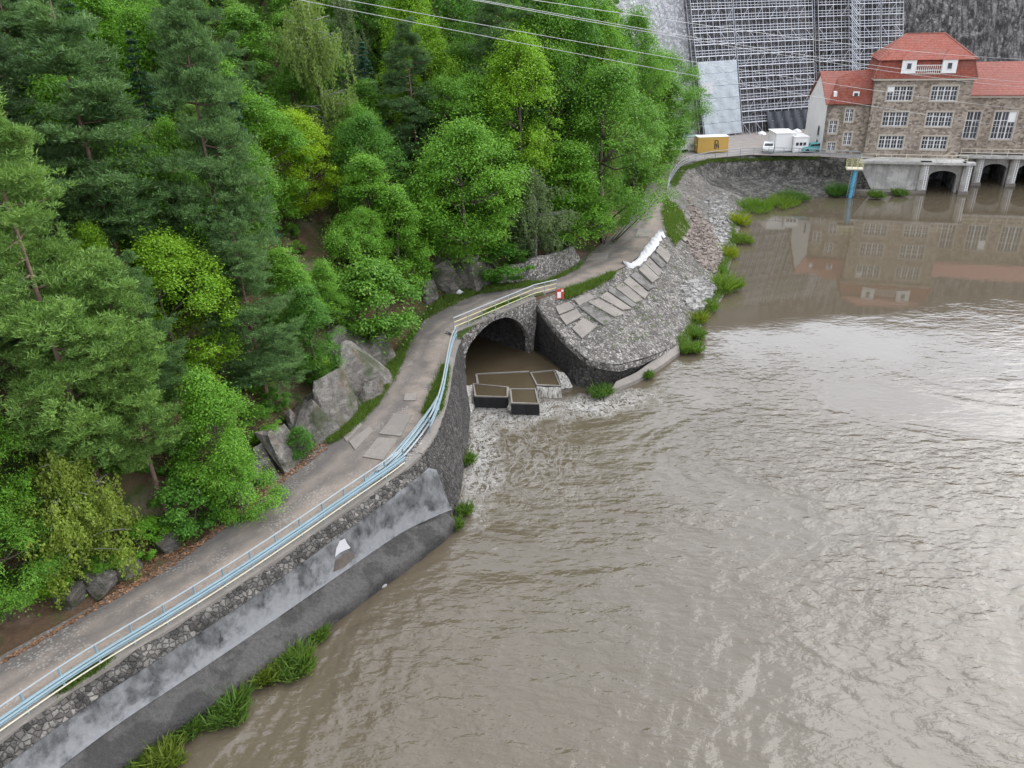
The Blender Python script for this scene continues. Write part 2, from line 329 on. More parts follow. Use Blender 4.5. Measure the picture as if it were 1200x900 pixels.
def mk_roof(name, lo, hi):
    t = NT(name); v = t.coord()
    c = t.mix(t.voro(t.coord('Object', (3, 3, 3)), 1.3, 'F1', out='Color'), lo, hi)
    c = t.mix(t.math('MULTIPLY', t.ramp(t.noise(v, 0.5, 6), [(0.45, 0.0), (0.65, 1.0)]), 0.5), c, (0.22, 0.1, 0.08))
    w = t.node('TexWave', _wave_type='BANDS', _bands_direction='Z'); t.l.new(v, w.inputs['Vector']); w.inputs['Scale'].default_value = 1.4; w.inputs['Distortion'].default_value = 0.4
    t.bsdf(c, 0.8, t.bump(w.outputs['Fac'], 0.6, 0.05), spec=0.3); return t.m
M['roof'] = mk_roof('red_clay_tiles', (0.16, 0.038, 0.026), (0.29, 0.085, 0.056))
M['roof_pale'] = mk_roof('faded_clay_tiles', (0.22, 0.075, 0.058), (0.31, 0.125, 0.098))
def mk_sheet():
    t = NT('white_scaffold_sheeting'); v = t.coord()
    d = t.bsdf(t.mix(t.noise(v, 1.2, 5), (0.42, 0.47, 0.5), (0.56, 0.61, 0.64)), 0.7, t.bump(t.noise(v, 1.6, 4), 0.7, 0.2), finish=False)
    tp = t.node('BsdfTransparent'); mx = t.node('MixShader'); mx.inputs[0].default_value = 0.78
    t.l.new(tp.outputs[0], mx.inputs[1]); t.l.new(d, mx.inputs[2]); t.l.new(mx.outputs[0], t.out.inputs['Surface']); return t.m
M['tarp_white'] = mk_sheet()
M['yard'] = m_plain('gravel_yard', (0.26, 0.23, 0.21), 0.95, var=0.35, scale=0.8, bump=0.5)

WEIR = P(600, 470, 0.0)
def mk_water():
    t = NT('muddy_river'); v = t.coord(); sx = t.node('SeparateXYZ'); t.l.new(v, sx.inputs[0])
    # current is lively below the tunnel outlet and still in front of the turbine outlets
    ymap = t.node('MapRange', _interpolation_type='SMOOTHSTEP'); t.l.new(t.math('ADD', sx.outputs[1], t.math('MULTIPLY', t.noise(v, 0.05, 3), 30.0)), ymap.inputs['Value'])
    for k, a in (('From Min', 55.0), ('From Max', 88.0), ('To Min', 1.0), ('To Max', 0.014)): ymap.inputs[k].default_value = a
    live = ymap.outputs[0]
    vr = t.node('Mapping'); t.l.new(v, vr.inputs['Vector']); vr.inputs['Rotation'].default_value = (0, 0, math.radians(28)); vr.inputs['Scale'].default_value = (0.75, 1.5, 1)
    n1 = t.noise(vr.outputs[0], 0.42, 2, 0.45, 0.4); n2 = t.noise(vr.outputs[0], 1.5, 3, 0.5, 0.3); n3 = t.noise(v, 4.5, 3, 0.5, 0.2)
    h = t.math('ADD', t.math('MULTIPLY', n1, 0.5), t.math('ADD', t.math('MULTIPLY', n2, 0.3), t.math('MULTIPLY', n3, 0.05)))
    patch = t.ramp(t.noise(v, 0.07, 4, 0.6, 0.8), [(0.36, 0.22), (0.62, 1.0)])
    h = t.math('MULTIPLY', h, t.math('MULTIPLY', live, patch))
    nrm = None
    # foam: streaks torn off the weir and along the wing wall
    warp = t.noise(v, 0.55, 4, 0.6, 0.6)
    def near(cx, cy, rx, ry, rot=0.0):
        m = t.node('Mapping'); m.vector_type = 'TEXTURE'; t.l.new(v, m.inputs['Vector']); m.inputs['Location'].default_value = (cx, cy, 0); m.inputs['Rotation'].default_value = (0, 0, rot); m.inputs['Scale'].default_value = (rx, ry, 1)
        ln = t.node('VectorMath', _operation='LENGTH'); t.l.new(m.outputs[0], ln.inputs[0])
        return t.ramp(t.math('ADD', ln.outputs['Value'], t.math('MULTIPLY', t.math('SUBTRACT', warp, 0.5), 1.5)), [(0.15, 1.0), (1.0, 0.0)])
    a = near(WEIR[0], WEIR[1] - 1.8, 6.0, 3.4, 0.15); b = near(-2.4, 47.0, 1.9, 10.0, 0.02); c2 = near(6.8, 53.4, 6.0, 2.4, 0.2)
    reach = t.math('MAXIMUM', a, t.math('MAXIMUM', b, c2))
    far = near(0.5, 46.0, 6.5, 10.0)
    fr = t.noise(t.coord('Object', (1.3, 0.75, 1)), 0.75, 6, 0.62, 1.6)
    ridge = t.math('SUBTRACT', 1.0, t.math('MULTIPLY', t.math('ABSOLUTE', t.math('SUBTRACT', fr, 0.5)), 13.0), True)
    ridge2 = t.math('SUBTRACT', 1.0, t.math('MULTIPLY', t.math('ABSOLUTE', t.math('SUBTRACT', t.noise(t.coord('Object', (1, 1, 1), (7, 3, 0)), 1.5, 5, 0.6, 1.2), 0.5)), 11.0), True)
    foam = t.math('MULTIPLY', t.math('MULTIPLY', t.math('MAXIMUM', ridge, t.math('MULTIPLY', ridge2, 0.8)), reach), 0.85, True)
    foam = t.math('MAXIMUM', foam, t.math('MULTIPLY', t.math('MULTIPLY', ridge, far), 0.18))
    col = t.mix(t.noise(v, 0.12, 4), (0.078, 0.063, 0.041), (0.097, 0.08, 0.055))
    col = t.mix(foam, col, (0.62, 0.6, 0.56))
    nrm = t.bump(t.math('ADD', h, t.math('MULTIPLY', foam, 0.22)), 1.0, 0.52)
    t.bsdf(col, t.math('ADD', t.math('ADD', 0.03, t.math('MULTIPLY', live, 0.08)), t.math('MULTIPLY', foam, 0.5)), nrm, spec=0.95, IOR=1.33); return t.m
M['water'] = mk_water()
def mk_water2():
    t = NT('still_muddy_water'); v = t.coord()
    t.bsdf(t.mix(t.noise(v, 0.6, 4), (0.06, 0.046, 0.027), (0.08, 0.062, 0.038)), 0.06, t.bump(t.noise(v, 1.6, 4, 0.5, 0.5), 0.35, 0.1), IOR=1.33); return t.m
M['water_still'] = mk_water2()

# ================================================================== SETTING
# river: one sheet reaching past everything in view
mb = MB(); mb.add([(-300, -150, 0), (400, -150, 0), (400, 400, 0), (-300, 400, 0)], [(0, 1, 2, 3)])
mb.build('river_water', M['water'], label='brown rippled river water below the dam', cat='river', kind='structure')

# road edges traced on the photo, each with its own ground height
OUT_PX = [(0, 862, 3.8), (94.5, 795, 3.8), (196, 734, 3.85), (281, 680, 3.95), (353, 631, 4.15), (414, 588, 4.4), (470, 550, 4.65), (493, 531, 4.8), (510, 500, 4.9),
          (520, 468, 5.0), (527, 425, 5.2), (533, 399, 5.35), (556, 381, 5.5), (577, 364, 5.5), (600, 355, 5.45), (652, 341, 5.3), (690, 330, 5.1), (735, 312, 5), (776, 277, 5),
          (779, 245, 5), (784, 215, 5), (797, 196, 5), (815, 189, 5)]
IN_PX = [(0, 770, 3.8), (100, 715, 3.8), (200, 660, 3.9), (300, 585, 4.2), (380, 520, 4.6), (430, 465, 4.8), (475, 400, 5.1), (500, 370, 5.3), (530, 350, 5.4), (600, 337, 5.4),
         (660, 318, 5.3), (700, 290, 5.1), (735, 262, 5), (755, 225, 5), (768, 200, 5), (775, 188, 5), (790, 180, 5)]
OUT = np.array([P(*q) for q in OUT_PX]); INN = np.array([P(*q) for q in IN_PX])
def extend(a, L=16):
    d = a[0] - a[1]; d[2] = 0; d /= np.linalg.norm(d); return np.vstack([a[0] + d * L, a])
OUT = extend(OUT); INN = extend(INN)
NR = 220
OUTS = smooth_line(OUT, NR, 6); INNS = smooth_line(INN, NR, 6)
# pair the two edges so that cross strips stay square to the road
def pair(a, b):
    r = [];
    for p in a:
        r.append(int(np.argmin(np.linalg.norm(b - p, axis=1))))
    return np.maximum.accumulate(r)
NC = 9
bs = INNS[pair(OUTS, INNS)]
for _ in range(8): bs[1:-1] = 0.25 * bs[:-2] + 0.5 * bs[1:-1] + 0.25 * bs[2:]
me = bpy.data.meshes.new('road'); V = []; UV = []; dist = np.r_[0, np.cumsum(np.linalg.norm(np.diff(OUTS, axis=0), axis=1))]
for i in range(NR):
    for j in range(NC):
        t = j / (NC - 1); p = bs[i] * (1 - t) + OUTS[i] * t; crown = 0.05 * math.sin(math.pi * t)
        V.append((p[0], p[1], p[2] + 0.03 + crown + 0.02 * fnoise(p[:2], 0.9, 3))); UV.append((t, dist[i]))
Fc = [(i * NC + j, i * NC + j + 1, (i + 1) * NC + j + 1, (i + 1) * NC + j) for i in range(NR - 1) for j in range(NC - 1)]
me.from_pydata(V, [], Fc); uvl = me.uv_layers.new(name='UVMap')
for lp in me.loops: uvl.data[lp.index].uv = UV[lp.vertex_index]
road = link_mesh('road', me, M['road']); tag(road, 'worn grey asphalt road curving along the retaining wall', 'road', kind='structure')
ROADBVH = BVHTree.FromPolygons(V, Fc)
def cast(bvh, px, py):
    r = Vector(ray(px, py)).normalized(); h, n, i, d = bvh.ray_cast(Vector(CAM), r, 600.0); return h, n
def slab_on(bvh, quad, th, name, mat, parent, lift=0.0):
    """a slab whose four corners lie under four photo pixels on a surface"""
    pts = []
    for q in quad:
        h, n = cast(bvh, *q)
        if h is None: return None
        pts.append(np.array(h))
    nn = np.cross(pts[1] - pts[0], pts[2] - pts[0]); nn /= np.linalg.norm(nn)
    if nn[2] < 0: nn = -nn
    c = sum(pts) / 4; pts = [p * 0.985 + c * 0.015 for p in pts]
    lo = [p - nn * th * 0.5 + nn * lift for p in pts]; hi = [p + nn * th * 0.5 + nn * lift for p in pts]
    return MB().hexa(lo + hi).build(name, mat, parent)
for q in [[(463, 485), (483, 487), (470, 512), (444, 509)], [(443, 513), (467, 515), (449, 540), (425, 536)], [(409, 518), (433, 500), (438, 505), (416, 528)],
          [(475, 462), (489, 461), (487, 470), (473, 470)], [(402, 512), (420, 494), (425, 498), (406, 518)],
          [(690, 298), (714, 296), (711, 304), (686, 306)], [(748, 268), (764, 268), (760, 278), (744, 278)], [(735, 252), (742, 251), (732, 270), (727, 270)]]:
    slab_on(ROADBVH, q, 0.09, 'concrete_slab', M['conc_slab'], road, 0.015)

# hillside: height from the distance to the road's inner edge
HEDGE = np.vstack([INNS[::3], [(30, 141, 5), (32, 158, 5), (33, 178, 5)]])
def edge_dist(xy):
    xy = np.atleast_2d(xy); best = np.full(len(xy), 1e9); sgn = np.ones(len(xy)); ze = np.zeros(len(xy))
    for a, b in zip(HEDGE[:-1], HEDGE[1:]):
        ab = b[:2] - a[:2]; L2 = ab @ ab
        t = np.clip(((xy - a[:2]) @ ab) / L2, 0, 1); pr = a[:2] + t[:, None] * ab; dd = np.linalg.norm(xy - pr, axis=1)
        s = ab[0] * (xy[:, 1] - a[1]) - ab[1] * (xy[:, 0] - a[0])
        up = dd < best; best = np.where(up, dd, best); sgn = np.where(up, np.sign(s), sgn); ze = np.where(up, a[2] + t * (b[2] - a[2]), ze)
    return best * sgn, ze
def hill_z(xy):
    xy = np.atleast_2d(np.asarray(xy, float)); d, ze = edge_dist(xy)
    n = fnoise(xy, 0.16, 5); n2 = fnoise(xy, 0.6, 6)
    steep = 2.6 + 1.5 * fnoise(xy, 0.10, 8, 2)
    f = np.clip((d - 1.2) / 3.2, 0, 1); f = f * f * (3 - 2 * f)
    rise = steep * f + np.maximum(d - 3.0, 0) * 0.60 + (1.1 * n + 0.35 * n2) * np.clip((d - 1) / 5, 0, 1)
    fade = 1 - 0.55 * np.clip((xy[:, 1] - 112) / 40, 0, 1)
    return np.where(d > 0, ze + 0.02 + 0.06 * n2 * np.clip(d, 0, 1) + np.minimum(rise, 75) * fade, ze - 0.35), d
xs = np.arange(-120, 60.1, 1.0); ys = np.arange(0, 200.1, 1.0)
XX, YY = np.meshgrid(xs, ys); pts = np.stack([XX.ravel(), YY.ravel()], 1); HZ, HD = hill_z(pts)
ok = (HD > -1.6).reshape(XX.shape); nx = len(xs)
Vh = np.column_stack([pts, HZ]); Fh = [(i * nx + j, i * nx + j + 1, (i + 1) * nx + j + 1, (i + 1) * nx + j) for i in range(len(ys) - 1) for j in range(nx - 1)
      if ok[i, j] and ok[i + 1, j] and ok[i, j + 1] and ok[i + 1, j + 1]]
me = bpy.data.meshes.new('hillside'); me.from_pydata(Vh.tolist(), [], Fh); me.polygons.foreach_set('use_smooth', [True] * len(Fh))
hill = link_mesh('hillside', me, M['ground']); tag(hill, 'steep wooded hillside of brown leaf litter above the road', 'hillside', kind='structure')
HBVH = BVHTree.FromPolygons(Vh.tolist(), Fh)

# yard in front of the dam
mb = MB(); yz = 4.985
yard = [P(797, 196, yz), P(815, 189.5, yz), P(840, 185, yz), P(880, 181.5, yz), P(950, 183, yz), P(1008, 186, yz), (66, 130, yz), (150, 100, yz), (160, 175, yz), (10, 175, yz), (12, 125, yz), P(785, 190, yz)]
mb.poly(yard); mb.build('yard_ground', M['yard'], label='flat gravel yard between the river wall and the dam', cat='yard', kind='structure')

# ------------------------------------------------------------------ lower retaining wall (beside the near road)
k_corner = int(np.argmin(np.linalg.norm(OUTS - P(493, 531, 4.8), axis=1)))
def normals2(line):
    t = np.gradient(line[:, :2], axis=0); t /= np.linalg.norm(t, axis=1)[:, None]; return np.column_stack([t[:, 1], -t[:, 0], np.zeros(len(t))])
LW = smooth_line(OUTS[:k_corner + 1], 90, 2); LN = normals2(LW)
def sect(w, z):       # a line along the lower wall: offset w, height z (number or array)
    q = LW + LN * (np.asarray(w)[:, None] if hasattr(w, '__len__') else w); q = q.copy(); q[:, 2] = z; return q
zr = LW[:, 2]; zc = zr - 0.78
lw = empty('retaining_wall', LW[45] * [1, 1, 0], 'long river wall with rubble top, stained concrete face and dark sloping ledge', 'wall')
def rough(G, amp, sc, seed):
    G = np.array(G); s = G.shape; return G + (fnoise(G.reshape(-1, 3), sc, seed, 2).reshape(s[0], s[1], 1) * amp) * np.array([0.6, -0.5, 0.6])
NS = 10
G = [sect(0.26 + 0.42 * t, zr * (1 - t) + zc * t) for t in np.linspace(0, 1, 6)]
MB().grid(rough(np.array(G), 0.06, 2.6, 4)).build('stone_face', M['masonry'], lw, True)
mb = MB(); cop = [sect(-0.3, zr - 0.05), sect(-0.3, zr + 0.06), sect(0.3, zr + 0.05), sect(0.3, zr - 0.15)]
for a in range(0, 87, 6):        # coping in cast lengths
    b = min(a + 6, 89); m2 = MB(); m2.grid(np.array([c[a:b + 1] for c in cop])); m2.poly([cop[k][a] for k in range(4)]); m2.poly([cop[k][b] for k in range(4)]); m2.build('coping_stone', M['conc_slab'], lw)
prof = [(0.58, 0.0), (0.60, 0.0), (0.66, 0.12), (0.70, 0.35), (0.76, 0.6), (0.84, 0.82), (0.98, 1.0)]
curl = np.clip((np.arange(90) - 81) / 8.0, 0, 1) ** 2 * 1.15
G = [sect(w + curl * (0.55 + 0.45 * t), zc * (1 - t) + 1.45 * t) for w, t in prof]; G[0] = sect(0.3, zc - 0.02)
MB().grid(np.array(G)).build('concrete_face', M['limed'], lw, True); CFG = np.array(G)
wl_ = np.linspace(0, 1, 90)
G = [sect(0.9, 1.45), sect(1.2, 1.32), sect(1.7, 1.1), sect(2.1, 0.9), sect(2.28, 0.72), sect(2.3, 0.3), sect(2.15, -0.8)]
MB().grid(rough(np.array(G), 0.07, 1.8, 9)).build('ledge', M['ledge'], lw, True)
# ------------------------------------------------------------------ wing wall between the corner and the tunnel
k_t = int(np.argmin(np.linalg.norm(OUTS - P(533, 399, 5.35), axis=1)))
WT = smooth_line(OUTS[k_corner:k_t + 1], 44, 2); WN = normals2(WT); WT = WT + WN * 0.28
WB = smooth_line([P(525, 629, -0.2), P(538, 597, -0.2), P(545, 553, -0.2), P(550, 520, -0.2), P(552, 482, -0.2), P(549, 456, -0.2)], 44, 2)
ww = empty('wing_wall', (WB[20][0], WB[20][1], 0), 'battered dark stone wing wall dropping from the road to the foaming river', 'wall')
G = [WT * (1 - t) + WB * t for t in np.linspace(0, 1, 16)]
back = WT - WN * 1.4 - [0, 0, 0.15]; backb = back.copy(); backb[:, 2] = -0.2
body = MB(); body.grid(rough(np.array(G), 0.06, 2.0, 13)); body.grid(np.array([back, WT])); body.grid(np.array([backb, back]))
body.poly([G[0][0], WB[0], backb[0], back[0]]); body.poly([G[0][-1], WB[-1], backb[-1], back[-1]])
body.build('stone_face', M['masonry_dark'], ww, True)
cp = [WT - WN * 0.55 + [0, 0, 0.0], WT - WN * 0.55 + [0, 0, 0.1], WT + WN * 0.03 + [0, 0, 0.09], WT + WN * 0.03 - [0, 0, 0.1]]
for a in range(0, 41, 5):
    b = min(a + 5, 43); m2 = MB(); m2.grid(np.array([c[a:b + 1] for c in cp])); m2.poly([cp[k][a] for k in range(4)]); m2.poly([cp[k][b] for k in range(4)]); m2.build('coping_stone', M['conc_slab'], ww)

# ------------------------------------------------------------------ tunnel portal
TL = np.array([-4.28, 55.48, 0.0]); TR = np.array([2.13, 62.3, 0.0]); tu = (TR - TL); TLEN = np.linalg.norm(tu); tu /= TLEN
tv = np.array([-tu[1], tu[0], 0.0])           # into the hill
def TP(s, dpt, z): return TL + tu * s + tv * dpt + np.array([0, 0, z])
def on_portal(px, py, dpt=0.0):
    r = ray(px, py); o = TL + tv * dpt; t = ((o - CAM) @ tv) / (r @ tv); return CAM + r * t
SC0, SA, SZ, SB = 5.2, 4.38, 2.1, 2.85
NA = 28
arc = []
for q in [(545, 432), (543.5, 420), (545.5, 411), (549, 404), (554, 397), (560, 390), (567, 383), (575, 377), (583, 373), (591, 371), (599, 372), (606, 375.5), (612, 381), (616, 388), (619.5, 397)]:
    w_ = on_portal(*q) - TL; arc.append((float(w_ @ tu), float(w_[2])))
arc = np.array(arc); arc[:, 0] = np.maximum.accumulate(arc[:, 0] + np.arange(len(arc)) * 1e-3); arc = smooth_line(arc, NA + 1, 2); print('arch', np.round(arc[[0, 7, 14, 21, 28]], 2).tolist())
arc = [tuple(map(float, a)) for a in arc]; SC0 = arc[NA // 2][0]
inner = [(arc[0][0], -0.6)] + arc + [(arc[-1][0], -0.6)]
tn = empty('tunnel_portal', TP(SC0, 0, 0), 'stone arched tunnel mouth under the road with water flowing out', 'tunnel')
ptop = lambda s: 5.62 + 0.0 * s
mb = MB()
mb.prism([TP(-0.3, 0, -0.6)] + [TP(s, 0, z) for s, z in inner[:NA // 2 + 2]] + [TP(SC0, 0, ptop(SC0)), TP(-0.3, 0, ptop(0) - 0.15)], tv * 0.9)
mb.prism([TP(SC0, 0, ptop(SC0))] + [TP(s, 0, z) for s, z in inner[NA // 2 + 1:]] + [TP(arc[-1][0] + 0.3, 0, -0.6), TP(TLEN + 0.25, 0, 3.6), TP(TLEN + 0.3, 0, ptop(9))], tv * 0.9)
mb.build('portal_wall', M['rubble_wall'], tn)
ar_ = resample(arc, 27); an_ = np.gradient(ar_, axis=0); an_ /= np.linalg.norm(an_, axis=1)[:, None]; an_ = np.column_stack([-an_[:, 1], an_[:, 0]])
for i in range(26):                            # ring of arch stones, each proud of the wall
    g = 0.42 + 0.1 * random.random(); pr = -0.05 - 0.05 * random.random(); a, b = ar_[i] * 0.95 + ar_[i + 1] * 0.05, ar_[i] * 0.05 + ar_[i + 1] * 0.95; q = []
    for dp in (pr, 0.35):
        for p_ in (a - an_[i] * 0.02, b - an_[i] * 0.02, b + an_[i] * g, a + an_[i] * g): q.append(TP(p_[0], dp, p_[1]))
    MB().hexa(q).build('arch_stone', M['rubble_wall'], tn)
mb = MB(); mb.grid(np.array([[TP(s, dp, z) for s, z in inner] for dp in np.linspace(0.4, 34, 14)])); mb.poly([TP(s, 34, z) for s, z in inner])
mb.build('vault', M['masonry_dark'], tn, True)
mb = MB(); mb.prism([TP(-0.3, -0.06, 5.50), TP(TLEN + 0.2, -0.06, 5.66), TP(TLEN + 0.2, -0.06, 5.80), TP(-0.3, -0.06, 5.64)], tv * 0.55); mb.build('coping_stone', M['conc_slab'], tn)
# fill of the road behind the parapet
mb = MB(); mb.poly([TP(-0.4, 0.4, 5.40), TP(TLEN + 0.6, 0.4, 5.40), TP(TLEN + 1.0, 3.0, 5.3), TP(-0.6, 3.0, 5.25)])
mb.build('tunnel_verge', M['ground'], label='narrow grassy strip behind the tunnel parapet', cat='verge', kind='structure')
# water held back in the tunnel
mb = MB(); mb.poly([P(544, 452, 0.93), P(554, 451, 0.93), P(596, 454, 0.93), P(598, 456, 0.93), P(628, 455, 0.93), P(628, 451, 0.93), P(621, 436, 0.93), P(650, 433, 0.93), P(661, 437, 0.93), TP(TLEN - 0.2, 0, 0.93), TP(TLEN - 0.2, 33.5, 0.93), TP(0.4, 33.5, 0.93), TP(0.4, 0, 0.93)])
mb.build('tunnel_water', M['water_still'], label='still brown water backed up inside the tunnel', cat='water', kind='structure')

# ------------------------------------------------------------------ right bank: nose wall and paved slope
ST = [((627, 353, 5.4), (628, 356, 5.1)), ((655, 343, 5.3), (655, 392, 3.7)), ((680, 336, 5.15), (690, 424, 2.5)), ((700, 329, 5.05), (722, 428, 2.3)), ((718, 321, 5), (760, 418, 1.5)),
      ((735, 312, 5), (795, 405, 0.6)), ((755, 296, 5), (812, 395, 0.1)), ((776, 277, 5), (830, 370, 0.05)), ((778, 262, 5), (850, 345, 0.05)), ((779, 245, 5), (853, 318, 0.05)),
      ((781, 228, 5), (862, 290, 0.05)), ((785, 212, 5), (868, 262, 0.05)), ((797, 196, 5), (880, 246, 0.05)), ((815, 189, 5), (905, 238, 0.05)), ((840, 184.5, 5), (925, 236, 0.05)),
      ((880, 181, 5), (945, 234, 0.05)), ((920, 181, 5), (958, 231, 0.05)), ((960, 183, 5), (978, 230, 0.05)), ((1008, 186.5, 5), (1002, 231, 0.05))]
TOPL = np.array([P(*a) for a, b in ST]); BOTL = np.array([P(*b) for a, b in ST])
w_wall = np.clip((np.arange(len(ST)) - 11.0) / 3.0, 0, 1)       # towards the yard the slope turns into a wall on a cobbled toe
MIDL = []
for a, b, w in zip(TOPL, BOTL, w_wall):
    m = a * 0.5 + b * 0.5; k = a + (b - a) * 0.16; k[2] = 1.9; MIDL.append(m * (1 - w) + k * w)
MIDL = np.array(MIDL)
NB = 150
t_s = np.linspace(0, len(ST) - 1, NB); up = lambda A: np.stack([np.interp(t_s, np.arange(len(ST)), A[:, k]) for k in range(3)], 1)
def sm(A, it=4):
    A = A.copy()
    for _ in range(it): A[1:-1] = 0.25 * A[:-2] + 0.5 * A[1:-1] + 0.25 * A[2:]
    return A
TOPS, MIDS, BOTS = sm(up(TOPL)), sm(up(MIDL)), sm(up(BOTL))
G = [TOPS * (1 - t) + MIDS * t for t in np.linspace(0, 1, 14)] + [MIDS * (1 - t) + BOTS * t for t in np.linspace(0, 1, 16)[1:]]
low = BOTS.copy(); low[:, 2] -= 0.5; G.append(low)
G = np.array(G); nz = fnoise(G.reshape(-1, 3), 0.7, 21, 3).reshape(G.shape[:2]); amp = np.minimum(np.linspace(0, 1, G.shape[0])[:, None] * 6, 1) * 0.16
G[:, :, 2] += nz * amp
SLV = G.reshape(-1, 3).tolist(); nb = G.shape[1]
SLF = [(i * nb + j, i * nb + j + 1, (i + 1) * nb + j + 1, (i + 1) * nb + j) for i in range(G.shape[0] - 1) for j in range(nb - 1)]
SBVH = BVHTree.FromPolygons(SLV, SLF)
kw = int(np.argmin(abs(t_s - 12.6)))
slope_a = MB().grid(G[:, :kw + 1]).build('paved_bank', M['cobble'], None, True, 'grey cobbled river bank slope below the road', 'embankment', None, 'structure')
slope_b = MB().grid(G[:, kw:]).build('yard_wall', M['masonry'], None, True, 'dark rubble wall holding up the yard above the river', 'wall')
slope_b['kind'] = 'thing'
WTOP = smooth_line([P(*b) for a, b in ST[:7]], 50, 2)
WBOT = smooth_line([P(620, 405, -0.2), P(640, 420, -0.2), P(658, 435, -0.2), P(668, 453, -0.2), P(688, 459, -0.2), P(722, 454, -0.2), P(762, 431, -0.2), P(796, 411, -0.2), P(814, 397, -0.2)], 50, 2)
G = [WTOP * (1 - t) + WBOT * t for t in np.linspace(0, 1, 14)]
nw = MB().grid(rough(np.array(G), 0.05, 1.5, 31)).build('nose_wall', M['masonry_dark'], None, True, 'curved dark stone nose wall right beside the tunnel outlet'.replace(' right', ''), 'wall')
# toe ledge along the nose wall
TO = smooth_line([P(716, 457, 0.35), P(745, 446, 0.35), P(775, 428, 0.35), P(797, 412, 0.35)], 24, 1); TI = smooth_line([P(722, 447, 0.75), P(745, 437, 0.75), P(770, 419, 0.75), P(795, 404, 0.75)], 24, 1)
lo1 = TO.copy(); lo1[:, 2] = -0.5; lo2 = TI.copy(); lo2[:, 2] = -0.5
mb = MB(); mb.grid(np.array([lo2, TI, TO, lo1])); mb.poly([lo2[0], TI[0], TO[0], lo1[0]]); mb.poly([lo2[-1], TI[-1], TO[-1], lo1[-1]])
mb.build('toe_kerb', M['conc_slab'], None, False, 'weathered concrete kerb at the foot of the curved nose wall', 'kerb')
# cover between the road edge and the top of the bank
ob = OUTS[int(np.argmin(np.linalg.norm(OUTS - P(626, 350, 5.4), axis=1))):]
ob = resample(ob, 80); tb = resample(TOPS[:int(np.argmin(abs(t_s - 13)))], 80)
mb = MB(); mb.grid(np.array([ob - [0, 0, 0.02], tb - [0, 0, 0.0]])); mb.build('bank_verge', M['ground'], label='thin verge between the road edge and the paved bank', cat='verge', kind='structure')

# ------------------------------------------------------------------ dam
DC = np.array([90.5, 34.8]); DR = 130.0; DBAT = 0.30; CREST = 42.0
def DAM(phi, z, off=0.0):
    a = math.radians(phi); rr = DR + (z - 5) * DBAT - off
    return np.array([DC[0] + rr * math.sin(a), DC[1] + rr * math.cos(a), z])
dam = empty('dam', DAM(0, 0), 'high curved stone dam wall closing the valley', 'dam')
for nm, p0, p1, mt in (('cleaned_face', -50, -24.2, 'dam_new'), ('washed_face', -24.2, -13.0, 'dam_mid'), ('weathered_face', -13.0, 45, 'dam')):
    ph_ = np.linspace(p0, p1, int((p1 - p0) / 1.2) + 2)
    MB().grid(np.array([[DAM(p, z) for p in ph_] for z in (-1, 10, 20, 30, 40, CREST)])).build(nm, M[mt], dam, True)
ph_ = np.linspace(-50, 45, 80)
MB().grid(np.array([[DAM(p, CREST - 0.6, 0.5) for p in ph_], [DAM(p, CREST + 1.0, 0.5) for p in ph_], [DAM(p, CREST + 1.0, -5) for p in ph_], [DAM(p, -1, -20) for p in ph_]])).build('crest', M['dam_new'], dam, False)

# ================================================================== POWERHOUSE
PO = np.array([58.4, 128.0, 0.0]); PU = np.array([0.951, -0.309, 0.0]); PV = np.array([0.309, 0.951, 0.0])
def H(a, b, z): return PO + PU * a + PV * b + np.array([0, 0, z])
ZB = 4.82
house = empty('powerhouse', H(6.8, 5, 0), 'old rubble stone powerhouse with red tiled roofs and white windows', 'building')
def wall_front(u0, u1, v, z0, z1, opens, th=0.45, name='wall', mat='ph_stone', parent=house):
    us = sorted({u0, u1, *[o[0] for o in opens], *[o[1] for o in opens]}); zs = sorted({z0, z1, *[o[2] for o in opens], *[o[3] for o in opens]})
    mb = MB()
    for i in range(len(us) - 1):
        j = 0
        while j < len(zs) - 1:
            cu = (us[i] + us[i + 1]) / 2
            hole = lambda jj: any(o[0] < cu < o[1] and o[2] < (zs[jj] + zs[jj + 1]) / 2 < o[3] for o in opens)
            if hole(j): j += 1; continue
            k = j
            while k + 1 < len(zs) - 1 and not hole(k + 1): k += 1
            mb.box(us[i], us[i + 1], v, v + th, zs[j], zs[k + 1], H); j = k + 1
    return mb.build(name, M[mat], parent)
